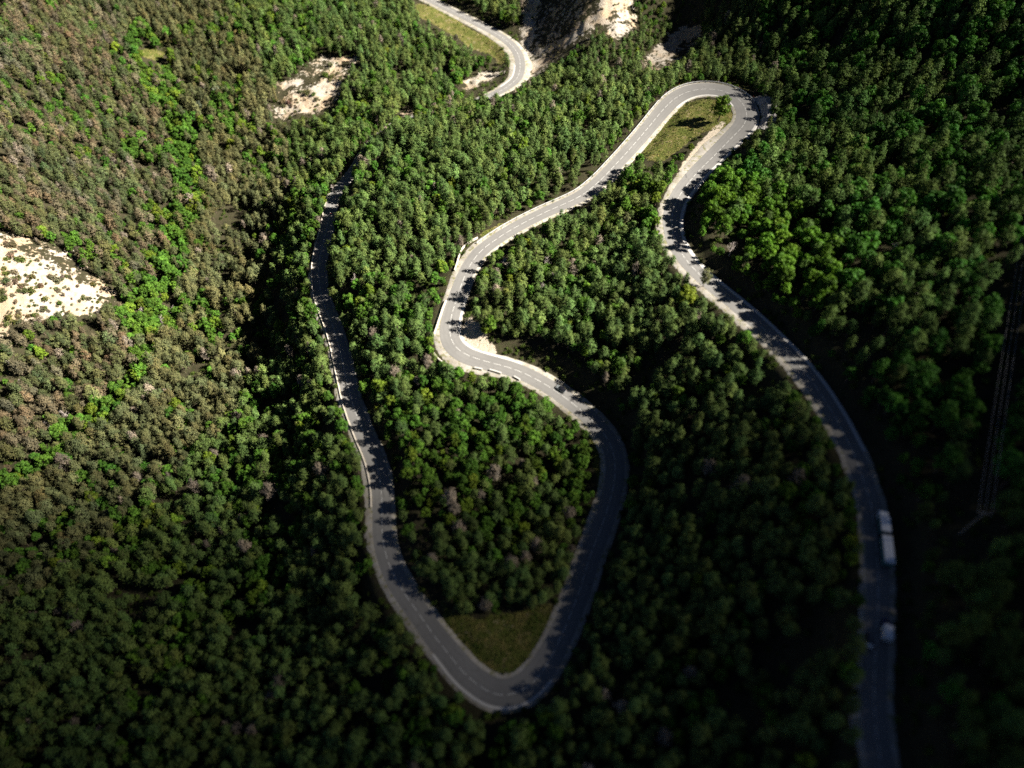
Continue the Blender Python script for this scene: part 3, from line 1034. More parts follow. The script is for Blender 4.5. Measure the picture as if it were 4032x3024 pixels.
pr.modifiers.new('smooth', 'SUBSURF').levels = 1
pr.location = bp
pr.rotation_euler = (0, 0, a)
tag(pr, 'person in red jersey and dark shorts riding a bicycle along the shaded lowest leg', 'person')
MB().loft([[(.34 + .15 * k * math.cos(q), .11 * k * math.sin(q), z) for q in [2 * math.pi * j / 12 for j in range(12)]] for z, k in ((1.68, 1.0), (1.74, .97), (1.80, .75), (1.84, .3))]).build('helmet', M['white'], pr, True)

# ------------------------------------------------------------------ power line on the right slope
px_up = seen


ptop = px_up(3873, 2022, 12.0)
pb = on(ptop[0], ptop[1])
o = empty('power_pole', pb)
tag(o, 'weathered power pole with crossarm standing in dark forest beyond the lorry', 'power pole')
MB().tube([(0, 0, -1), (0, 0, 6), (0, 0, 12.2)], [.17, .15, .11], 10).build('pole', M['wood'], o)
arm_dir = Vector((0.96, -0.28, 0))
arm = MB().tube([tuple(-arm_dir * 1.6 + Vector((0, 0, 12))), tuple(Vector((0, 0, 12))), tuple(arm_dir * 1.6 + Vector((0, 0, 12)))], .11, 6).build('crossarm', M['wood'], o)
tops = []
for k in (-1.5, 0, 1.5):
    q = arm_dir * k + Vector((0, 0, 12))
    MB().tube([tuple(q), tuple(q + Vector((0, 0, .18))), tuple(q + Vector((0, 0, .36)))], [.05, .09, .05], 8).build('insulator', M['ceramic'], arm)
    tops.append(Vector(pb) + q + Vector((0, 0, .36)))
p2 = px_up(4130, 420, 12.0)
o2 = empty('power_pole', on(p2[0], p2[1]))
tag(o2, 'farther power pole up the dark slope where the three wires lead', 'power pole')
MB().tube([(0, 0, -1), (0, 0, 6), (0, 0, 12.2)], [.17, .15, .11], 10).build('pole', M['wood'], o2)
MB().tube([tuple(-arm_dir * 1.6 + Vector((0, 0, 12))), tuple(Vector((0, 0, 12))), tuple(arm_dir * 1.6 + Vector((0, 0, 12)))], .11, 6).build('crossarm', M['wood'], o2)
for k, tp_, nm in zip((-1.5, 0, 1.5), tops, ('nearest the road', 'between the other two', 'farthest from the road')):
    e_ = Vector(o2.location) + arm_dir * k + Vector((0, 0, 12.3))
    pts = []
    for q in np.linspace(0, 1, 24):
        p = tp_.lerp(e_, q)
        p.z -= 1.3 * 4 * q * (1 - q)
        pts.append(tuple(p))
    tag(MB().tube(pts, .032, 5).build('power_line', M['wire']), 'thin pale power wire over the dark slope, %s' % nm, 'power line')

# ------------------------------------------------------------------ unseen volume added between sun and near slopes, its thickness shaped to darken them
E1 = np.array((-math.sin(SUN_AZ), math.cos(SUN_AZ), 0.0))
SN_ = np.array(SUN)
E2 = np.cross(SN_, E1)
ga = np.arange(-120, 640, 6.0)
gb = np.arange(-130, 280, 5.0)
AA, BB = np.meshgrid(ga, gb)
sst = lambda x: np.clip(x, 0, 1) ** 2 * (3 - 2 * np.clip(x, 0, 1))
thick = np.interp(AA, [-120, 35, 48, 60, 75, 92, 105, 116, 125, 145, 165, 182, 200], [4.0, 3.3, 2.95, 2.75, 2.6, 2.35, 2.05, 1.7, 1.25, .6, .18, .05, 0.0])
tau = thick * (1 + .62 * sst((-BB - 2) / 22)) + .85 * sst((-BB - 20) / 38) * sst((AA - 90) / 60)
tau = np.clip(tau, 0, 4.4) * (1 + .25 * fbm(AA / 60, BB / 45, 77))
SIG, DIST = 0.04, 950.0
th = np.maximum(tau / SIG, 0.0)
mid_ = 14 * fbm(AA / 80, BB / 80, 78)
base_ = AA[..., None] * E1 + BB[..., None] * E2 + SN_ * DIST
up_ = base_ + (mid_ + th / 2)[..., None] * SN_
dn_ = base_ + (mid_ - th / 2)[..., None] * SN_
ny2, nx2 = AA.shape
id_ = np.arange(ny2 * nx2).reshape(ny2, nx2)
cell = (tau[:-1, :-1] + tau[1:, :-1] + tau[:-1, 1:] + tau[1:, 1:]) / 4 > .05
NN = ny2 * nx2
F = []
for j, i in zip(*np.where(cell)):
    q = (id_[j, i], id_[j, i + 1], id_[j + 1, i + 1], id_[j + 1, i])
    F.append(q)
    F.append(tuple(x + NN for x in reversed(q)))
    for dj, di, (u_, v_) in ((-1, 0, (0, 1)), (0, 1, (1, 2)), (1, 0, (2, 3)), (0, -1, (3, 0))):
        jj, i2 = j + dj, i + di
        if not (0 <= jj < ny2 - 1 and 0 <= i2 < nx2 - 1) or not cell[jj, i2]:
            F.append((q[v_], q[u_], q[u_] + NN, q[v_] + NN))
me = mesh_np('sun_blocker', np.concatenate([up_.reshape(-1, 3), dn_.reshape(-1, 3)]), F)
cm = bpy.data.materials.new('sun_blocker_volume')
cm.use_nodes = True
cm.node_tree.nodes.remove(cm.node_tree.nodes['Principled BSDF'])
pv = cm.node_tree.nodes.new('ShaderNodeVolumePrincipled')
pv.inputs['Density'].default_value = SIG
cm.node_tree.links.new(pv.outputs[0], cm.node_tree.nodes['Material Output'].inputs['Volume'])
me.materials.append(cm)
tag(link('sun_blocker', me), 'unseen volume added high in the east to shade the near slopes', 'sun_blocker', kind='stuff')

# ------------------------------------------------------------------ trees: meshes
def cards(C, Nrm, size, asp, shade):
    """leaf-sized quads at C facing Nrm"""
    n = len(C)
    Nrm = Nrm / (np.linalg.norm(Nrm, axis=1)[:, None] + 1e-9)
    r = rng.normal(size=(n, 3))
    a = np.cross(Nrm, r)
    a /= np.linalg.norm(a, axis=1)[:, None] + 1e-9
    b = np.cross(Nrm, a)
    sx = (size * (0.7 + 0.6 * rng.random(n)))[:, None]
    sy = sx * asp
    bend = Nrm * sx * 0.25
    V = np.stack([C - a * sx - bend, C - b * sy, C + a * sx - bend, C + b * sy], 1)
    return V, shade


def crown_mesh(name, V, sh, mat):
    n = len(V)
    me = mesh_np(name, V.reshape(-1, 3), np.arange(n * 4).reshape(n, 4), mat)
    at_ = me.attributes.new('shade', 'FLOAT', 'FACE')
    if len(me.polygons) == n:
        at_.data.foreach_set('value', sh.astype(np.float32))
    return me


def trunk_mesh(name, h, r0, lean, limbs, mat):
    m = MB()
    pts = [(0, 0, -0.8)] + [(lean[0] * t * t + .12 * math.sin(3 * t), lean[1] * t * t, h * t) for t in (0.02, .3, .6, .9)]
    m.tube(pts, [r0 * 1.2, r0, r0 * .8, r0 * .5, r0 * .12], 6)
    for b, e in limbs:
        mid = (Vector(b) + Vector(e)) / 2 + Vector((0, 0, -.1))
        m.tube([tuple(b), tuple(mid), tuple(e)], [r0 * .32, r0 * .2, r0 * .06], 4)
    me = bpy.data.meshes.new(name)
    me.from_pydata([tuple(v) for v in m.v], [], m.f)
    me.materials.append(mat)
    return me


def pine(seed):
    rs_ = random.Random(seed)
    slim = rs_.random()
    h = rs_.uniform(8.0, 12.0)
    r = rs_.uniform(1.3, 2.2) * (1.08 - .2 * slim)
    lean = (rs_.uniform(-.4, .4), rs_.uniform(-.4, .4))
    z0 = h * rs_.uniform(.22, .36)
    Vs, Ss, limbs = [], [], []
    whorls = rs_.randint(8, 11)
    for w in range(whorls):
        t = (w + .3 * rs_.random()) / (whorls - 1)
        z = z0 + (h - z0) * min(t, 1) * .98
        prof = math.sin(math.pi * min(1, .22 + .78 * t) ** (.8 + 1.1 * slim)) ** (.6 + .5 * slim) if t < .97 else .22
        rr = max(.28, r * prof)
        k = rs_.randint(4, 6) if t < .9 else 2
        ph = rs_.random() * 6.28
        for j in range(k):
            if rs_.random() < .10:
                continue
            a = ph + 6.283 * j / k + rs_.uniform(-.4, .4)
            ext = rr * rs_.uniform(.65, 1.18)
            c0 = np.array((lean[0] * t, lean[1] * t, z - .25))
            tip = np.array((c0[0] + ext * math.cos(a), c0[1] + ext * math.sin(a), z + ext * rs_.uniform(.05, .35)))
            limbs.append((tuple(c0), tuple(tip)))
            shade_c = rs_.uniform(.72, 1.28)
            for q, frac in enumerate((1.0, .62) if ext > .9 else (.9,)):
                c = c0 + (tip - c0) * frac
                n = 15 if q == 0 else 10
                sz = rs_.uniform(.34, .52)
                P = rng.normal(size=(n, 3)) * (sz, sz, sz * .75) * .85 + c
                out = P - np.array((lean[0] * t, lean[1] * t, z - .9))
                out = out / (np.linalg.norm(out, axis=1)[:, None] + 1e-6) + rng.normal(size=(n, 3)) * .36 + (0, 0, .25)
                v, s = cards(P, out, np.full(n, .27), .62, shade_c * (0.82 + .36 * rng.random(n)))
                Vs.append(v)
                Ss.append(s)
    v, s = cards(rng.normal(size=(14, 3)) * (.2, .2, .42) + (lean[0], lean[1], h - .1), rng.normal(size=(14, 3)) + (0, 0, .6), np.full(14, .24), .6, .9 + .3 * rng.random(14))
    Vs.append(v)
    Ss.append(s)
    return (crown_mesh('pine_crown', np.concatenate(Vs), np.concatenate(Ss), M['needle']), trunk_mesh('pine_trunk', h, .17, lean, limbs[::2], M['bark']), h, r)


def broad(seed, h=None, r=None, dens=1.0, tall=1.0):
    rs_ = random.Random(seed)
    h = h or rs_.uniform(7.0, 10.0)
    r = r or rs_.uniform(2.0, 2.9)
    Vs, Ss, limbs = [], [], []
    zc = h * .60
    hz = h * .40 * tall
    nl = int(rs_.randint(20, 27) * dens)
    for q in range(nl):
        # lobes over an uneven egg
        u = 1 - 1.75 * (q + .5) / nl
        a = q * 2.39996 + rs_.uniform(-.5, .5)
        k = math.sqrt(max(0, 1 - u * u)) * rs_.uniform(.55, 1.12)
        c = np.array((r * .78 * k * math.cos(a), r * .78 * k * math.sin(a), zc + hz * .78 * u * rs_.uniform(.8, 1.15)))
        lr = r * rs_.uniform(.24, .42)
        n = int(58 * (lr / (r * .33)))
        d = rng.normal(size=(n, 3))
        d /= np.linalg.norm(d, axis=1)[:, None]
        d[:, 2] = np.where(d[:, 2] < -.5, -d[:, 2], d[:, 2])
        P = c + d * lr * (.55 + .55 * rng.random(n))[:, None] * (1, 1, .85)
        v, s = cards(P, d + rng.normal(size=(n, 3)) * .34 + (0, 0, .12), np.full(n, .26), .75, rs_.uniform(.74, 1.24) * (.8 + .4 * rng.random(n)))
        Vs.append(v)
        Ss.append(s)
        if q % 2 == 0:
            limbs.append(((0, 0, h * .35), tuple(c)))
    return (crown_mesh('tree_crown', np.concatenate(Vs), np.concatenate(Ss), M['leaf']), trunk_mesh('tree_trunk', h * .8, .18, (0, 0), limbs, M['bark']), h, r)


def snag_mesh(seed, h=8.0):
    rs_ = random.Random(seed)
    m = MB()
    lean = rs_.uniform(-1, 1), rs_.uniform(-1, 1)
    pts = [(lean[0] * t, lean[1] * t, h * t) for t in (-.08, .3, .6, .85, 1)]
    m.tube(pts, [.2, .16, .12, .08, .02], 6)
    br = MB()
    for q in range(26):
        t = rs_.uniform(.3, .98)
        a = rs_.uniform(0, 6.28)
        b = Vector((lean[0] * t, lean[1] * t, h * t))
        L = rs_.uniform(1.0, 2.6) * (1.15 - t * .7)
        e = b + Vector((math.cos(a) * L, math.sin(a) * L, L * rs_.uniform(.1, .7)))
        br.tube([tuple(b), tuple((b + e) / 2 + Vector((0, 0, -.12))), tuple(e)], [.06, .045, .015], 4)
        for _ in range(3):
            f_ = rs_.uniform(.4, .95)
            s0_ = b.lerp(e, f_)
            s1 = s0_ + Vector((rs_.uniform(-.6, .6), rs_.uniform(-.6, .6), rs_.uniform(.1, .6)))
            br.tube([tuple(s0_), tuple(s1)], [.035, .01], 3)
    return m, br


def shrub_mesh(seed):
    rs_ = random.Random(seed)
    Vs, Ss = [], []
    for q in range(rs_.randint(5, 9)):
        a = rs_.random() * 6.28
        d = rs_.random() * .55
        c = np.array((d * math.cos(a), d * math.sin(a), rs_.uniform(.3, .8)))
        n = 26
        P = c + rng.normal(size=(n, 3)) * .26
        P[:, 2] = np.abs(P[:, 2])
        v, s = cards(P, rng.normal(size=(n, 3)) * .7 + (P - (0, 0, .1)), np.full(n, .16), .7, rs_.uniform(.7, 1.25) * (.8 + .4 * rng.random(n)))
        Vs.append(v)
        Ss.append(s)
    return crown_mesh('shrub', np.concatenate(Vs), np.concatenate(Ss), M['leaf'])


NP, NB = 14, 12
PINES = [pine(100 + k) for k in range(NP)]
BROADS = [broad(300 + k) for k in range(NB)]

# ------------------------------------------------------------------ forest: where each tree stands
VALLEY = np.array([ground(*map(float, t.split(',')))[:2] for t in "560,150 640,330 740,550 770,720 755,850 700,950 650,1150 620,1250 580,1420 540,1520 450,1620 330,1720 200,1850 0,1960 -200,2060".split()])


def line_dist(x, y, P):
    d = np.full(len(x), 1e9)
    sd = np.zeros(len(x))
    for a, b in zip(P[:-1], P[1:]):
        v = b - a
        L = (v ** 2).sum()
        t = np.clip(((x - a[0]) * v[0] + (y - a[1]) * v[1]) / L, 0, 1)
        q = np.hypot(x - a[0] - t * v[0], y - a[1] - t * v[1])
        s = v[0] * (y - a[1]) - v[1] * (x - a[0])
        m = q < d
        d = np.where(m, q, d)
        sd = np.where(m, s, sd)
    return d, sd


sp_ = 3.35
gx, gy = np.meshgrid(np.arange(-420, 350, sp_), np.arange(-20, 600, sp_))
gx = gx + (np.arange(gx.shape[0]) % 2)[:, None] * sp_ / 2
tx = (gx + rng.uniform(-.42, .42, gx.shape) * sp_).ravel()
ty = (gy + rng.uniform(-.42, .42, gy.shape) * sp_).ravel()
tz = surf(tx, ty)
px, py, pd = proj(tx, ty, tz)
keep = (px > -260) & (px < 4032 + 420) & (py > -330) & (py < 3024 + 420) & (pd > 40)
tx, ty, tz = tx[keep], ty[keep], tz[keep]


def sample(arr, x, y):
    i = np.clip(np.searchsorted(GX, x), 0, nx_ - 1)
    j = np.clip(np.searchsorted(GY, y), 0, ny_ - 1)
    return arr[j, i]


d_, k_, s_d = road_dist(tx, ty)
edge_ = np.where(s_d > 0, WL[k_] + VL[k_], WR[k_] + VR[k_])
vd, vs = line_dist(tx, ty, VALLEY)
px, py, pd = proj(tx, ty, tz)
west = vs < 0                                      # beyond the stream
if west[np.argmin(np.hypot(px - 200, py - 700))] == False:
    west = ~west
bz, mz, gz = sample(bare, tx, ty), sample(meadow, tx, ty), sample(gravel, tx, ty)
u = rng.random(len(tx))
nb = fbm(tx / 30, ty / 30, 21) * 2
nd = fbm(tx / 14, ty / 14, 23) * 2
CLR = along([(3470, 3015, 2.5), (3363, 1783, 2.6), (3132, 1421, 3.0), (2701, 1024, 3.2), (2646, 851, 3.4), (2798, 627, 2.6), (2941, 459, 4.0), (2800, 350, 0.5), (2385, 690, 1.0), (1927, 961, 0.5), (1840, 1064, 1.0), (1770, 1289, 2.0), (1842, 1401, 5.0), (2001, 1446, 7.0), (2185, 1537, 8.0), (2317, 1639, 2.0),
             (2423, 1823, 0.0), (2137, 2645, 0.0), (2030, 2736, 3.0), (1510, 2150, 1.5), (1450, 1745, 0.5), (1300, 1256, 0.0), (1378, 690, -1.2), (1838, 412, -1.2), (1985, 350, 1.0), (2047, 256, 4.0), (1814, 59, 4.5)])
east_ = tx > RC[k_, 0]
ok = d_ > edge_ + 1.3 + np.where(east_, CLR[k_], np.minimum(CLR[k_], 0))
ok &= (bz < 0.35) | (u < 0.07)
ok &= mz < 0.4
ok &= gz < 0.4
ok &= (nd > -0.40) & (rng.random(len(tx)) > .08)
# sparser woods on the shaded bank below the lowest leg
steep = poly_soft(tx, ty, wpoly('850,820 1000,800 1120,900 1130,1100 1180,1400 1120,1500 1000,1480 850,1400 880,1150 850,1000'), 8)
ok &= ~((steep > .5) & (rng.random(len(tx)) < .6))
wv = np.array((o2.location[0] - o.location[0], o2.location[1] - o.location[1]))
wt = np.clip(((tx - o.location[0]) * wv[0] + (ty - o.location[1]) * wv[1]) / (wv ** 2).sum(), -.05, 1)
ok &= np.hypot(tx - o.location[0] - wt * wv[0], ty - o.location[1] - wt * wv[1]) > 4.0
# species
pb_ = 0.20 + 0.9 * nb
pb_ = np.where(west, 0.13 + 0.75 * nb, pb_)
pb_ = np.where(vd < 9 + 10 * nb, 0.9, pb_)
right_hill = poly_soft(tx, ty, wpoly('4400,3300 3560,3024 3530,2000 3200,1350 2760,940 2700,800 2990,560 3100,440 3000,200 2900,-60 4400,-60'), 10)
pb_ = np.where(right_hill > .5, 0.48 + 0.9 * nb, pb_)
ok &= ~((right_hill > .5) & (rng.random(len(tx)) < .36))
grove = poly_soft(tx, ty, wpoly('2720,760 2850,720 3000,800 3150,850 3250,1000 3300,1200 3100,1250 2950,1100 2780,980'), 8)
pb_ = np.where(grove > .4, 0.92, pb_)
strip = poly_soft(tx, ty, wpoly('2560,600 2680,560 2740,560 2690,640 2620,740 2600,880 2620,1000 2560,980 2560,840 2540,720'), 4)
pb_ = np.where(strip > .4, 0.8, pb_)
near_edge = d_ < edge_ + 6
pb_ = np.where(near_edge, pb_ + .22, pb_)
lower = poly_soft(tx, ty, wpoly('1350,1350 1450,1500 1560,1600 1900,1480 2200,1620 2350,1800 2300,2100 1900,2150 1600,2050 1500,1800'), 8)
pb_ = np.where(lower > .5, pb_ + .42, pb_)
isb = rng.random(len(tx)) < pb_
size = np.where(isb, rng.triangular(.48, .85, 1.35, len(tx)), rng.triangular(.55, .92, 1.32, len(tx)))
size *= np.where(bz > .3, .38, 1.0)
size *= np.where((vd < 14), 1.15, 1.0) * np.where(right_hill > .5, np.where(isb, 1.30, 1.2), 1.0) * 0.97
tophill = poly_soft(tx, ty, wpoly('2080,320 2150,190 2300,20 2500,-80 2900,-80 2760,120 2650,260 2400,300'), 6)
size *= np.where(tophill > .4, .66, 1.0)
size = np.where(near_edge, size * rng.uniform(.7, 1.0, len(tx)), size)
size = np.where(east_ & (right_hill > .3) & (d_ < edge_ + 15), size * np.clip(.55 + .03 * (d_ - edge_), .55, 1), size)
hgt = 9.6 * size
# nothing may stand in front of the carriageway where the photo shows it open
for frac in (1.0, .75, .5):
    p3x, p3y, p3z = tx, ty, tz + hgt * frac
    tt = np.full(len(tx), 1.0)
    qx, qy = tx.copy(), ty.copy()
    for _ in range(12):
        q = surf(qx, qy)
        k = (CAM_H - q) / (CAM_H - p3z)
        qx, qy = p3x * k, p3y * k
    dd, kk, ss = road_dist(qx, qy)
    lim = np.where(ss > 0, WL[kk] + .3 * VL[kk], WR[kk] + .3 * VR[kk]) + .4
    hidden = (kk > near(1390, 672)) & (kk < near(1925, 382)) if near(1390, 672) < near(1925, 382) else (kk < near(1390, 672)) & (kk > near(1925, 382))
    bad = (dd < lim) & ~hidden
    # a few overhang the edge as in the photo
    bad &= ~((dd > lim - 1.8) & (rng.random(len(tx)) < .25))
    hide = np.maximum(np.maximum(sample(bare, qx, qy), sample(meadow, qx, qy)), sample(gravel, qx, qy))
    own = np.maximum(np.maximum(sample(bare, tx, ty), sample(meadow, tx, ty)), sample(gravel, tx, ty))
    bad |= (hide > .35) & (own < .55) & (rng.random(len(tx)) < .85)
    ok &= ~bad
tx, ty, tz, isb, size, west, vd, px, py, pd, right_hill, nb, bz, grove, strip, d_, tophill = (a[ok] for a in (tx, ty, tz, isb, size, west, vd, px, py, pd, right_hill, nb, bz, grove, strip, d_, tophill))
n = len(tx)
# leaf colour per tree (linear)
g = rng.normal(size=(n, 3))
pin = np.tile(np.array((.090, .138, .036)), (n, 1))
pin = np.where(west[:, None], np.where(rng.random((n, 1)) < .42, np.array((.126, .106, .064)), np.array((.088, .102, .040))), pin)
pin = np.where((vd < 60)[:, None] & ~west[:, None] & (px < 1150)[:, None], np.array((.104, .110, .046)), pin)
pin = np.where((right_hill > .5)[:, None], np.array((.070, .122, .026)), pin)
bro = np.tile(np.array((.074, .160, .020)), (n, 1))
bro = np.where((rng.random(n) < .16)[:, None], np.array((.125, .190, .020)), bro)
bro = np.where((right_hill > .5)[:, None], np.array((.052, .150, .019)), bro)
bro = np.where((grove > .4)[:, None], np.array((.080, .180, .016)), bro)
tint = np.where(isb[:, None], bro, pin)
br = np.exp(g[:, :1] * .20 + .5 * fbm(tx / 20, ty / 20, 40)[:, None])
hue = g[:, 1:2] * .08 + 0.28 * fbm(tx / 25, ty / 25, 44)[:, None]
tint = tint * br * np.concatenate([np.exp(hue), np.ones((n, 1)), np.exp(-.3 * hue)], 1)
grey = (~isb) & (right_hill < .5) & (rng.random(n) < .03)
tint[grey] = np.array((.185, .155, .12)) * br[grey]
rot = rng.random(n) * 6.283
var = np.where(isb, rng.integers(0, NB, n), rng.integers(0, NP, n))
print('trees', n, 'broad', int(isb.sum()))

# individuals: the 300 of each kind that show largest
crown_r = np.where(isb, 2.4, 2.0) * size
scr = crown_r * FPX / pd
_, pyt, _ = proj(tx, ty, tz + 7 * size)
inside = (px > 15) & (px < 4017) & (pyt > 10) & (pyt < 2985)
LM = [('the long lorry', 3480, 2090), ('the white box van', 3470, 2480), ('the power pole', 3873, 2060), ('the silver car', 2200, 1535), ('the grassy wedge', 1960, 2560), ('the lower hairpin', 2030, 2800),
      ('the middle bend', 1740, 1380), ('the shaded S-curve', 2420, 1830), ('the long low parapet', 1400, 1700), ('the lit straight', 1530, 2220), ('the stream gully', 330, 1720), ('the pale scree', 250, 1230),
      ('the gully corner', 60, 2960), ('the darkest corner', 3980, 2960), ("the hairpin's bottom edge", 2030, 3010), ('the western bottom edge', 1250, 3010), ("the road's bottom end", 3460, 3000),
      ('the central bottom edge', 2800, 3010), ('the shaded straight', 2250, 2400), ('the outer bottom edge', 650, 3010), ('the western photo edge', 30, 2200), ('the sunlit lorry road', 3330, 1700),
      ('the dark middle slope', 2800, 2200), ('the wooded west slope', 1000, 2500), ('the dark western hollow', 850, 1950), ('the eastern photo edge', 4010, 2500), ("the wedge's woods", 1900, 2150)]


def tone(t):
    r_, g_, b_ = t
    lum = .3 * r_ + .6 * g_ + .1 * b_
    if r_ > g_ * 1.02:
        c = 'grey-brown' if b_ > .55 * r_ else 'brownish'
    elif r_ < g_ * .62:
        c = 'fresh green'
    elif b_ > .36 * g_:
        c = 'grey-green'
    else:
        c = 'olive'
    return ('pale ' if lum > .13 else 'dark ' if lum < .07 else '') + c


def label_for(idx, kindword):
    """landmark + bearing towards a second landmark + rank among the trees of that bearing"""
    cells = {}
    P_ = np.array([(a, b) for _, a, b in LM], float)
    for i in idx:
        q = np.array((px[i], py[i]))
        d = np.hypot(*(P_ - q).T)
        o_ = np.argsort(d)
        a = int(o_[0])
        # second landmark: the one whose direction from a fits best among the near ones
        best, bc = None, -9
        for c in np.argsort(np.hypot(*(P_ - P_[a]).T))[1:8]:
            v1, v2 = q - P_[a], P_[c] - P_[a]
            cs = v1 @ v2 / (np.linalg.norm(v1) * np.linalg.norm(v2) + 1e-6)
            if cs > bc:
                best, bc = int(c), cs
        cells.setdefault((a, best), []).append((d[a], i))
    out = {}
    for (a, b), L in cells.items():
        L.sort()
        for k, (_, i) in enumerate(L):
            od = 'nearest' if k == 0 else words_[k] if k < len(words_) else 'outermost'
            bt = LM[b][0]
            out[i] = '%s %s, %s from %s towards %s' % (tone(tint[i]), kindword, od, LM[a][0], bt)
    return out


used = np.zeros(n, bool)
SHAPES = {}


def single(name, kind, k, loc, rz, sc, tnt, label, cat, group, first):
    crown, trunk, h, r = (PINES if kind == 'p' else BROADS)[k]
    o = empty(name, loc, rz)
    o.scale = (sc, sc, sc)
    tag(o, label, cat, group)
    t_ = link('trunk', trunk, o)
    c_ = link('crown', crown, o)
    c_['tint'] = [float(v) for v in tnt]
    if first is not None:
        first.setdefault((kind, k), (c_, t_))
    return o


for kind, flag, nm, word, cat, grp in (('p', ~isb, 'pine_tree', 'pine', 'pine tree', 'pines standing nearest the camera'), ('b', isb, 'broadleaf_tree', 'broadleaf tree', 'tree', 'broadleaf trees standing nearest the camera')):
    cand = np.where(flag & inside)[0]
    sel = cand[np.argsort(-scr[cand])[:285]]
    labs = label_for(sel, word)
    for i in sel:
        used[i] = True
        single(nm, kind, int(var[i]), (tx[i], ty[i], tz[i] - .1), rot[i], float(size[i]), tint[i], labs[i], cat, grp, SHAPES)

# trees that stand out on their own
HERO = [
    ('b', 2826, 482, 1.75, (.085, .150, .016), 'lone bright green tree on the grass inside the top hairpin', 'broadleaf_tree'),
    ('b', 2845, 303, 1.15, (.115, .150, .075), 'large grey-green tree just outside the top hairpin guardrail', 'broadleaf_tree'),
    ('b', 1797, 165, .75, (.165, .150, .105), 'grey round bush-like tree on the roadside meadow', 'broadleaf_tree'),
    ('p', 1785, 318, .85, (.17, .085, .065), 'dead rust-brown pine below the lay-by of the upper road', 'pine_tree'),
    ('b', 862, 395, 1.25, (.20, .225, .15), 'silvery pale poplar in the stream gully, larger of a pair', 'broadleaf_tree'),
    ('b', 792, 440, 1.1, (.15, .18, .125), 'silvery grey poplar in the stream gully, smaller of a pair', 'broadleaf_tree'),
    ('b', 470, 1015, 1.1, (.105, .165, .014), 'vivid green tree alone among brown pines above the pale scree', 'broadleaf_tree'),
    ('b', 1915, 1320, .8, (.115, .175, .014), 'bright green sapling beside the gravel patch in the middle bend', 'broadleaf_tree'),
    ('p', 2460, 900, .9, (.10, .11, .045), 'pine leaning over the road edge where the upper legs draw close', 'pine_tree'),
    ('p', 2768, 1130, 1.0, (.105, .115, .05), 'olive pine overhanging the gravel verge of the upper right leg', 'pine_tree'),
    ('b', 1530, 235, 1.1, (.16, .19, .02), 'yellow-green tree in dark woods west of the roadside meadow', 'broadleaf_tree'),
    ('b', 635, 1380, 1.15, (.15, .20, .02), 'yellow-green tree at the foot of the gully below the snags', 'broadleaf_tree'),
]
for q, (kind, hx, hy, sc, tn, lab, nm) in enumerate(HERO):
    p = seen(hx, hy)
    single(nm, kind, (q * 4 + 1) % min(NP, NB), (p[0], p[1], p[2] - .1), q * 1.7, sc, tn, lab, 'pine tree' if kind == 'p' else 'tree', 'trees that stand out', SHAPES)
    used |= np.hypot(tx - p[0], ty - p[1]) < 2.6 * sc     # clear its neighbours

# bare grey snags
SN = [(2127, 1165, 'tallest bare grey snag in the wood between the two upper legs'), (2150, 1075, 'bare grey snag at the dark gap between the two upper legs'), (2190, 1130, 'thin bare snag east of the tallest one between the upper legs'),
      (690, 1250, 'big white branching snag in the stream gully'), (650, 1290, 'leaning white snag beside the big one in the gully'), (580, 1255, 'small white snag upstream of the big gully snag'),
      (285, 1650, 'branching snag over the green gully trees'), (215, 1700, 'pale snag lower in the green gully'), (72, 1465, 'short grey snag among olive pines below the scree'), (112, 1535, 'forked grey snag nearest the gully mouth'),
      (1405, 1130, 'bare twiggy snag beside the lowest leg'), (1325, 780, 'pinkish bare bush overhanging the lowest leg'), (2869, 1010, 'white snag at the edge of the bright grove'), (3582, 1215, 'pale snag on the dark eastern slope'),
      (3490, 1050, 'small grey snag high on the dark eastern slope'), (2665, 1745, 'broken pinkish snag east of the S-curve'), (870, 230, 'pale snag by the upper stream gully')]
for q, (hx, hy, lab) in enumerate(SN):
    p = seen(hx, hy)
    o = empty('dead_tree', (p[0], p[1], p[2]), q * 1.3)
    tag(o, lab, 'dead tree', 'bare dead trees')
    m, br_ = snag_mesh(900 + q, 7.5 + 2 * ((q * 37) % 10) / 10)
    m.build('trunk', M['dead'], o)
    br_.build('branches', M['dead'], o)
    used |= np.hypot(tx - p[0], ty - p[1]) < 1.6

# shrubs dotted over the pale scree and on the banks
shr = [shrub_mesh(500 + k) for k in range(6)]
cnt = 0
tries = 0
pl = [BARE[0], BARE[4]]
while cnt < 210 and tries < 6000:
    tries += 1
    P = pl[0] if cnt < 160 else pl[1]
    xs = [p[0] for p in P]
    ys = [p[1] for p in P]
    x, y = random.uniform(min(xs), max(xs)), random.uniform(min(ys), max(ys))
    if not poly_in(np.array([x]), np.array([y]), P)[0]:
        continue
    z = float(surf(x, y)[0])
    a, b, _ = proj(x, y, z)
    if not (5 < a < 4027 and 5 < b < 3019):
        continue
    o = link('shrub', shr[cnt % 6])
    s = random.choice((.8, 1.0, 1.2, 1.6, 2.2)) * random.uniform(.8, 1.2)
    o.location = (x, y, z - .05)
    o.rotation_euler = (0, 0, random.random() * 6.28)
    o.scale = (s, s, s * random.uniform(.8, 1.1))
    t0 = random.choice(((.14, .12, .07), (.17, .14, .095), (.11, .12, .045), (.10, .12, .03)))
    o['tint'] = [v * random.uniform(.8, 1.2) for v in t0]
    if cnt < 160:
        tag(o, 'small grey-green shrub dotted on the big pale scree', 'shrub', 'shrubs on the big pale scree')
    else:
        tag(o, 'small grey-green shrub on the narrow marl scar below the upper stream', 'shrub', 'shrubs on the narrow marl scar')
    cnt += 1


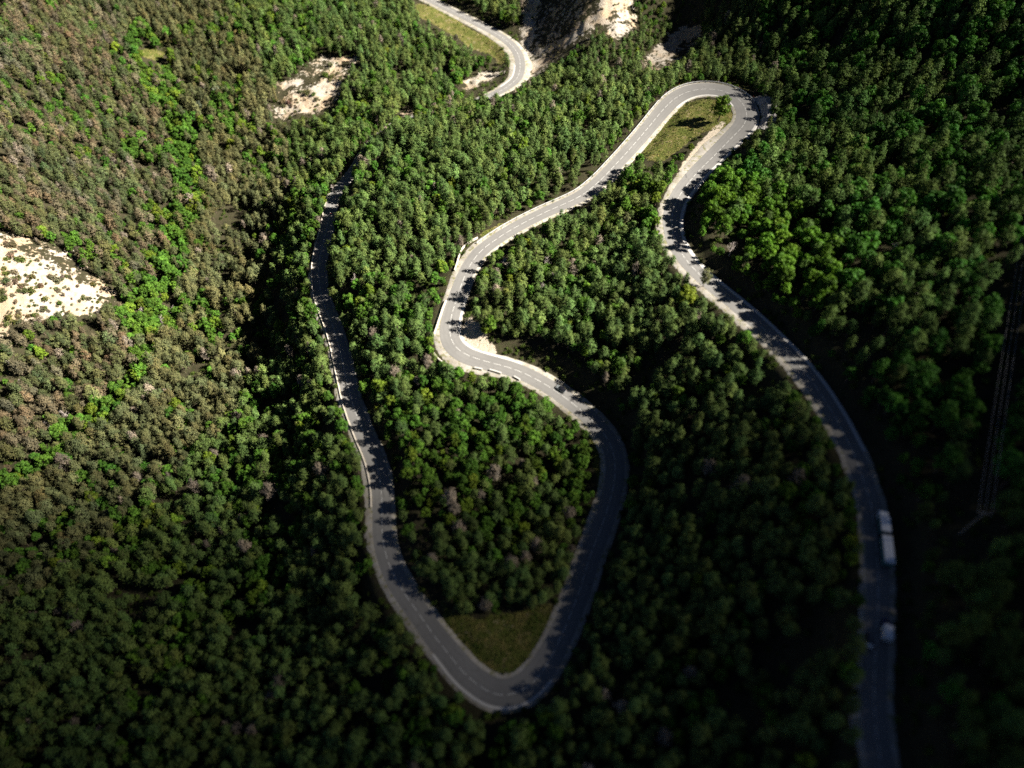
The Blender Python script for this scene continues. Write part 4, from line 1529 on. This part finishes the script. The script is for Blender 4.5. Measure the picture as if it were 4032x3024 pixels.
# ------------------------------------------------------------------ the rest of the forest: one object per kind
def scatter(name, pts, tnt, rot_, sc_, var_, shapes, label, cat):
    me = bpy.data.meshes.new(name)
    me.vertices.add(len(pts))
    me.vertices.foreach_set('co', np.asarray(pts, np.float32).ravel())
    for nm, typ, arr, key in (('tint', 'FLOAT_VECTOR', tnt, 'vector'), ('turn', 'FLOAT', rot_, 'value'), ('size', 'FLOAT', sc_, 'value'), ('kindno', 'INT', var_, 'value')):
        a = me.attributes.new(nm, typ, 'POINT')
        a.data.foreach_set(key, np.ascontiguousarray(arr, np.int32 if typ == 'INT' else np.float32).ravel())
    o = link(name, me)
    ng = bpy.data.node_groups.new(name, 'GeometryNodeTree')
    ng.interface.new_socket('Geometry', in_out='INPUT', socket_type='NodeSocketGeometry')
    ng.interface.new_socket('Geometry', in_out='OUTPUT', socket_type='NodeSocketGeometry')
    N, Lk = ng.nodes, ng.links
    gi, go = N.new('NodeGroupInput'), N.new('NodeGroupOutput')
    jn = N.new('GeometryNodeJoinGeometry')

    def na(nm, dt):
        x = N.new('GeometryNodeInputNamedAttribute')
        x.data_type = dt
        x.inputs['Name'].default_value = nm
        return x.outputs['Attribute']
    turn, siz, kno = na('turn', 'FLOAT'), na('size', 'FLOAT'), na('kindno', 'INT')
    cx_ = N.new('ShaderNodeCombineXYZ')
    Lk.new(turn, cx_.inputs[2])
    for k, (c_, t_) in shapes.items():
        j2 = N.new('GeometryNodeJoinGeometry')
        for ob in (c_, t_):
            if ob is None:
                continue
            oi = N.new('GeometryNodeObjectInfo')
            oi.transform_space = 'ORIGINAL'
            oi.inputs['Object'].default_value = ob
            Lk.new(oi.outputs['Geometry'], j2.inputs[0])
        cmp_ = N.new('FunctionNodeCompare')
        cmp_.data_type = 'INT'
        cmp_.operation = 'EQUAL'
        Lk.new(kno, cmp_.inputs[2])
        cmp_.inputs[3].default_value = k
        ip = N.new('GeometryNodeInstanceOnPoints')
        Lk.new(gi.outputs[0], ip.inputs['Points'])
        Lk.new(cmp_.outputs[0], ip.inputs['Selection'])
        Lk.new(j2.outputs[0], ip.inputs['Instance'])
        Lk.new(cx_.outputs[0], ip.inputs['Rotation'])
        Lk.new(siz, ip.inputs['Scale'])
        Lk.new(ip.outputs[0], jn.inputs[0])
    Lk.new(jn.outputs[0], go.inputs[0])
    md = o.modifiers.new('spread', 'NODES')
    md.node_group = ng
    return tag(o, label, cat, kind='stuff')


rest = ~used
for kind, flag, nm, lab, cat in (('p', ~isb, 'pine_forest', 'mass of brownish and olive pines covering the slopes farther off', 'forest'), ('b', isb, 'broadleaf_forest', 'scattered green broadleaf trees mixed into the pine slopes', 'forest')):
    m = rest & flag
    sh_ = {k: SHAPES[(kind, k)] for (kk, k) in list(SHAPES) if kk == kind}
    vv = var[m]
    scatter(nm, np.stack([tx, ty, tz - .1], 1)[m], tint[m], rot[m], size[m], vv, sh_, lab, cat)

# undergrowth: low bushes under the trees, along the banks and in the meadows
m_ = 30000
bx, by = rng.uniform(-400, 330, m_), rng.uniform(-10, 590, m_)
bzv = surf(bx, by)
qx, qy, qd = proj(bx, by, bzv)
d2, k2, s2 = road_dist(bx, by)
e2 = np.where(s2 > 0, WL[k2] + VL[k2], WR[k2] + VR[k2])
okb = (qx > -200) & (qx < 4300) & (qy > -200) & (qy < 3300) & (d2 > e2 + .4)
b_b, b_m, b_g = sample(bare, bx, by), sample(meadow, bx, by), sample(gravel, bx, by)
uu = rng.random(m_)
okb &= (b_b < .3) | (uu < .45)
okb &= (b_m < .4) | (uu < .22)
okb &= (b_g < .4) | (uu < .1)
okb &= qd > 40
bs = rng.uniform(.6, 1.5, m_) * np.where((b_m > .3) | (b_b > .3) | (b_g > .3), .55, 1)
bt = np.tile(np.array((.07, .105, .02)), (m_, 1)) * np.exp(.3 * rng.normal(size=(m_, 1)))
bt[(b_b > .3)] = (.13, .115, .06)
bt[(b_m > .3) & (uu < .1)] = (.12, .13, .04)
shob = {}
for k in range(4):
    shob[k] = ([o for o in COL.objects if o.name.startswith('shrub') and o.data == shr[k]][0], None)
scatter('undergrowth', np.stack([bx, by, bzv - .05], 1)[okb], bt[okb], rng.random(m_)[okb] * 6.28, bs[okb], rng.integers(0, 4, m_)[okb], shob, 'low green bushes under the trees and along the road banks', 'undergrowth')

# meadow grass: short tufts
P = []
for poly, cntg in zip(MEADOW, (2600, 2600, 500, 300, 4200, 700, 1500, 700, 500)):
    xs = [p[0] for p in poly]
    ys = [p[1] for p in poly]
    x, y = rng.uniform(min(xs), max(xs), cntg * 2), rng.uniform(min(ys), max(ys), cntg * 2)
    dg, kg, sg = road_dist(x, y)
    k = poly_in(x, y, poly) & (dg > np.where(sg > 0, WL[kg] + VL[kg], WR[kg] + VR[kg]) + .2)
    P.append(np.stack([x[k], y[k]], 1))
P = np.concatenate(P)
z = surf(P[:, 0], P[:, 1])
C = np.stack([P[:, 0], P[:, 1], z + .12], 1)
Nn = rng.normal(size=C.shape) + (0, 0, 1.0)
V, s = cards(C, Nn, np.full(len(C), .26), .8, np.ones(len(C)))
me = mesh_np('grass', V.reshape(-1, 3), np.arange(len(V) * 4).reshape(-1, 4))
t = NT('dry_grass')
gn = t.noise(0.2, 6, .65)
t.set(color=t.ramp(gn, [(.3, (.055, .10, .014)), (.5, (.12, .14, .03)), (.65, (.26, .20, .075))]), rough=.8, spec=.1)
me.materials.append(t.m)
tag(link('grass', me), 'dry yellow-green grass on the roadside clearings', 'grass', kind='stuff')
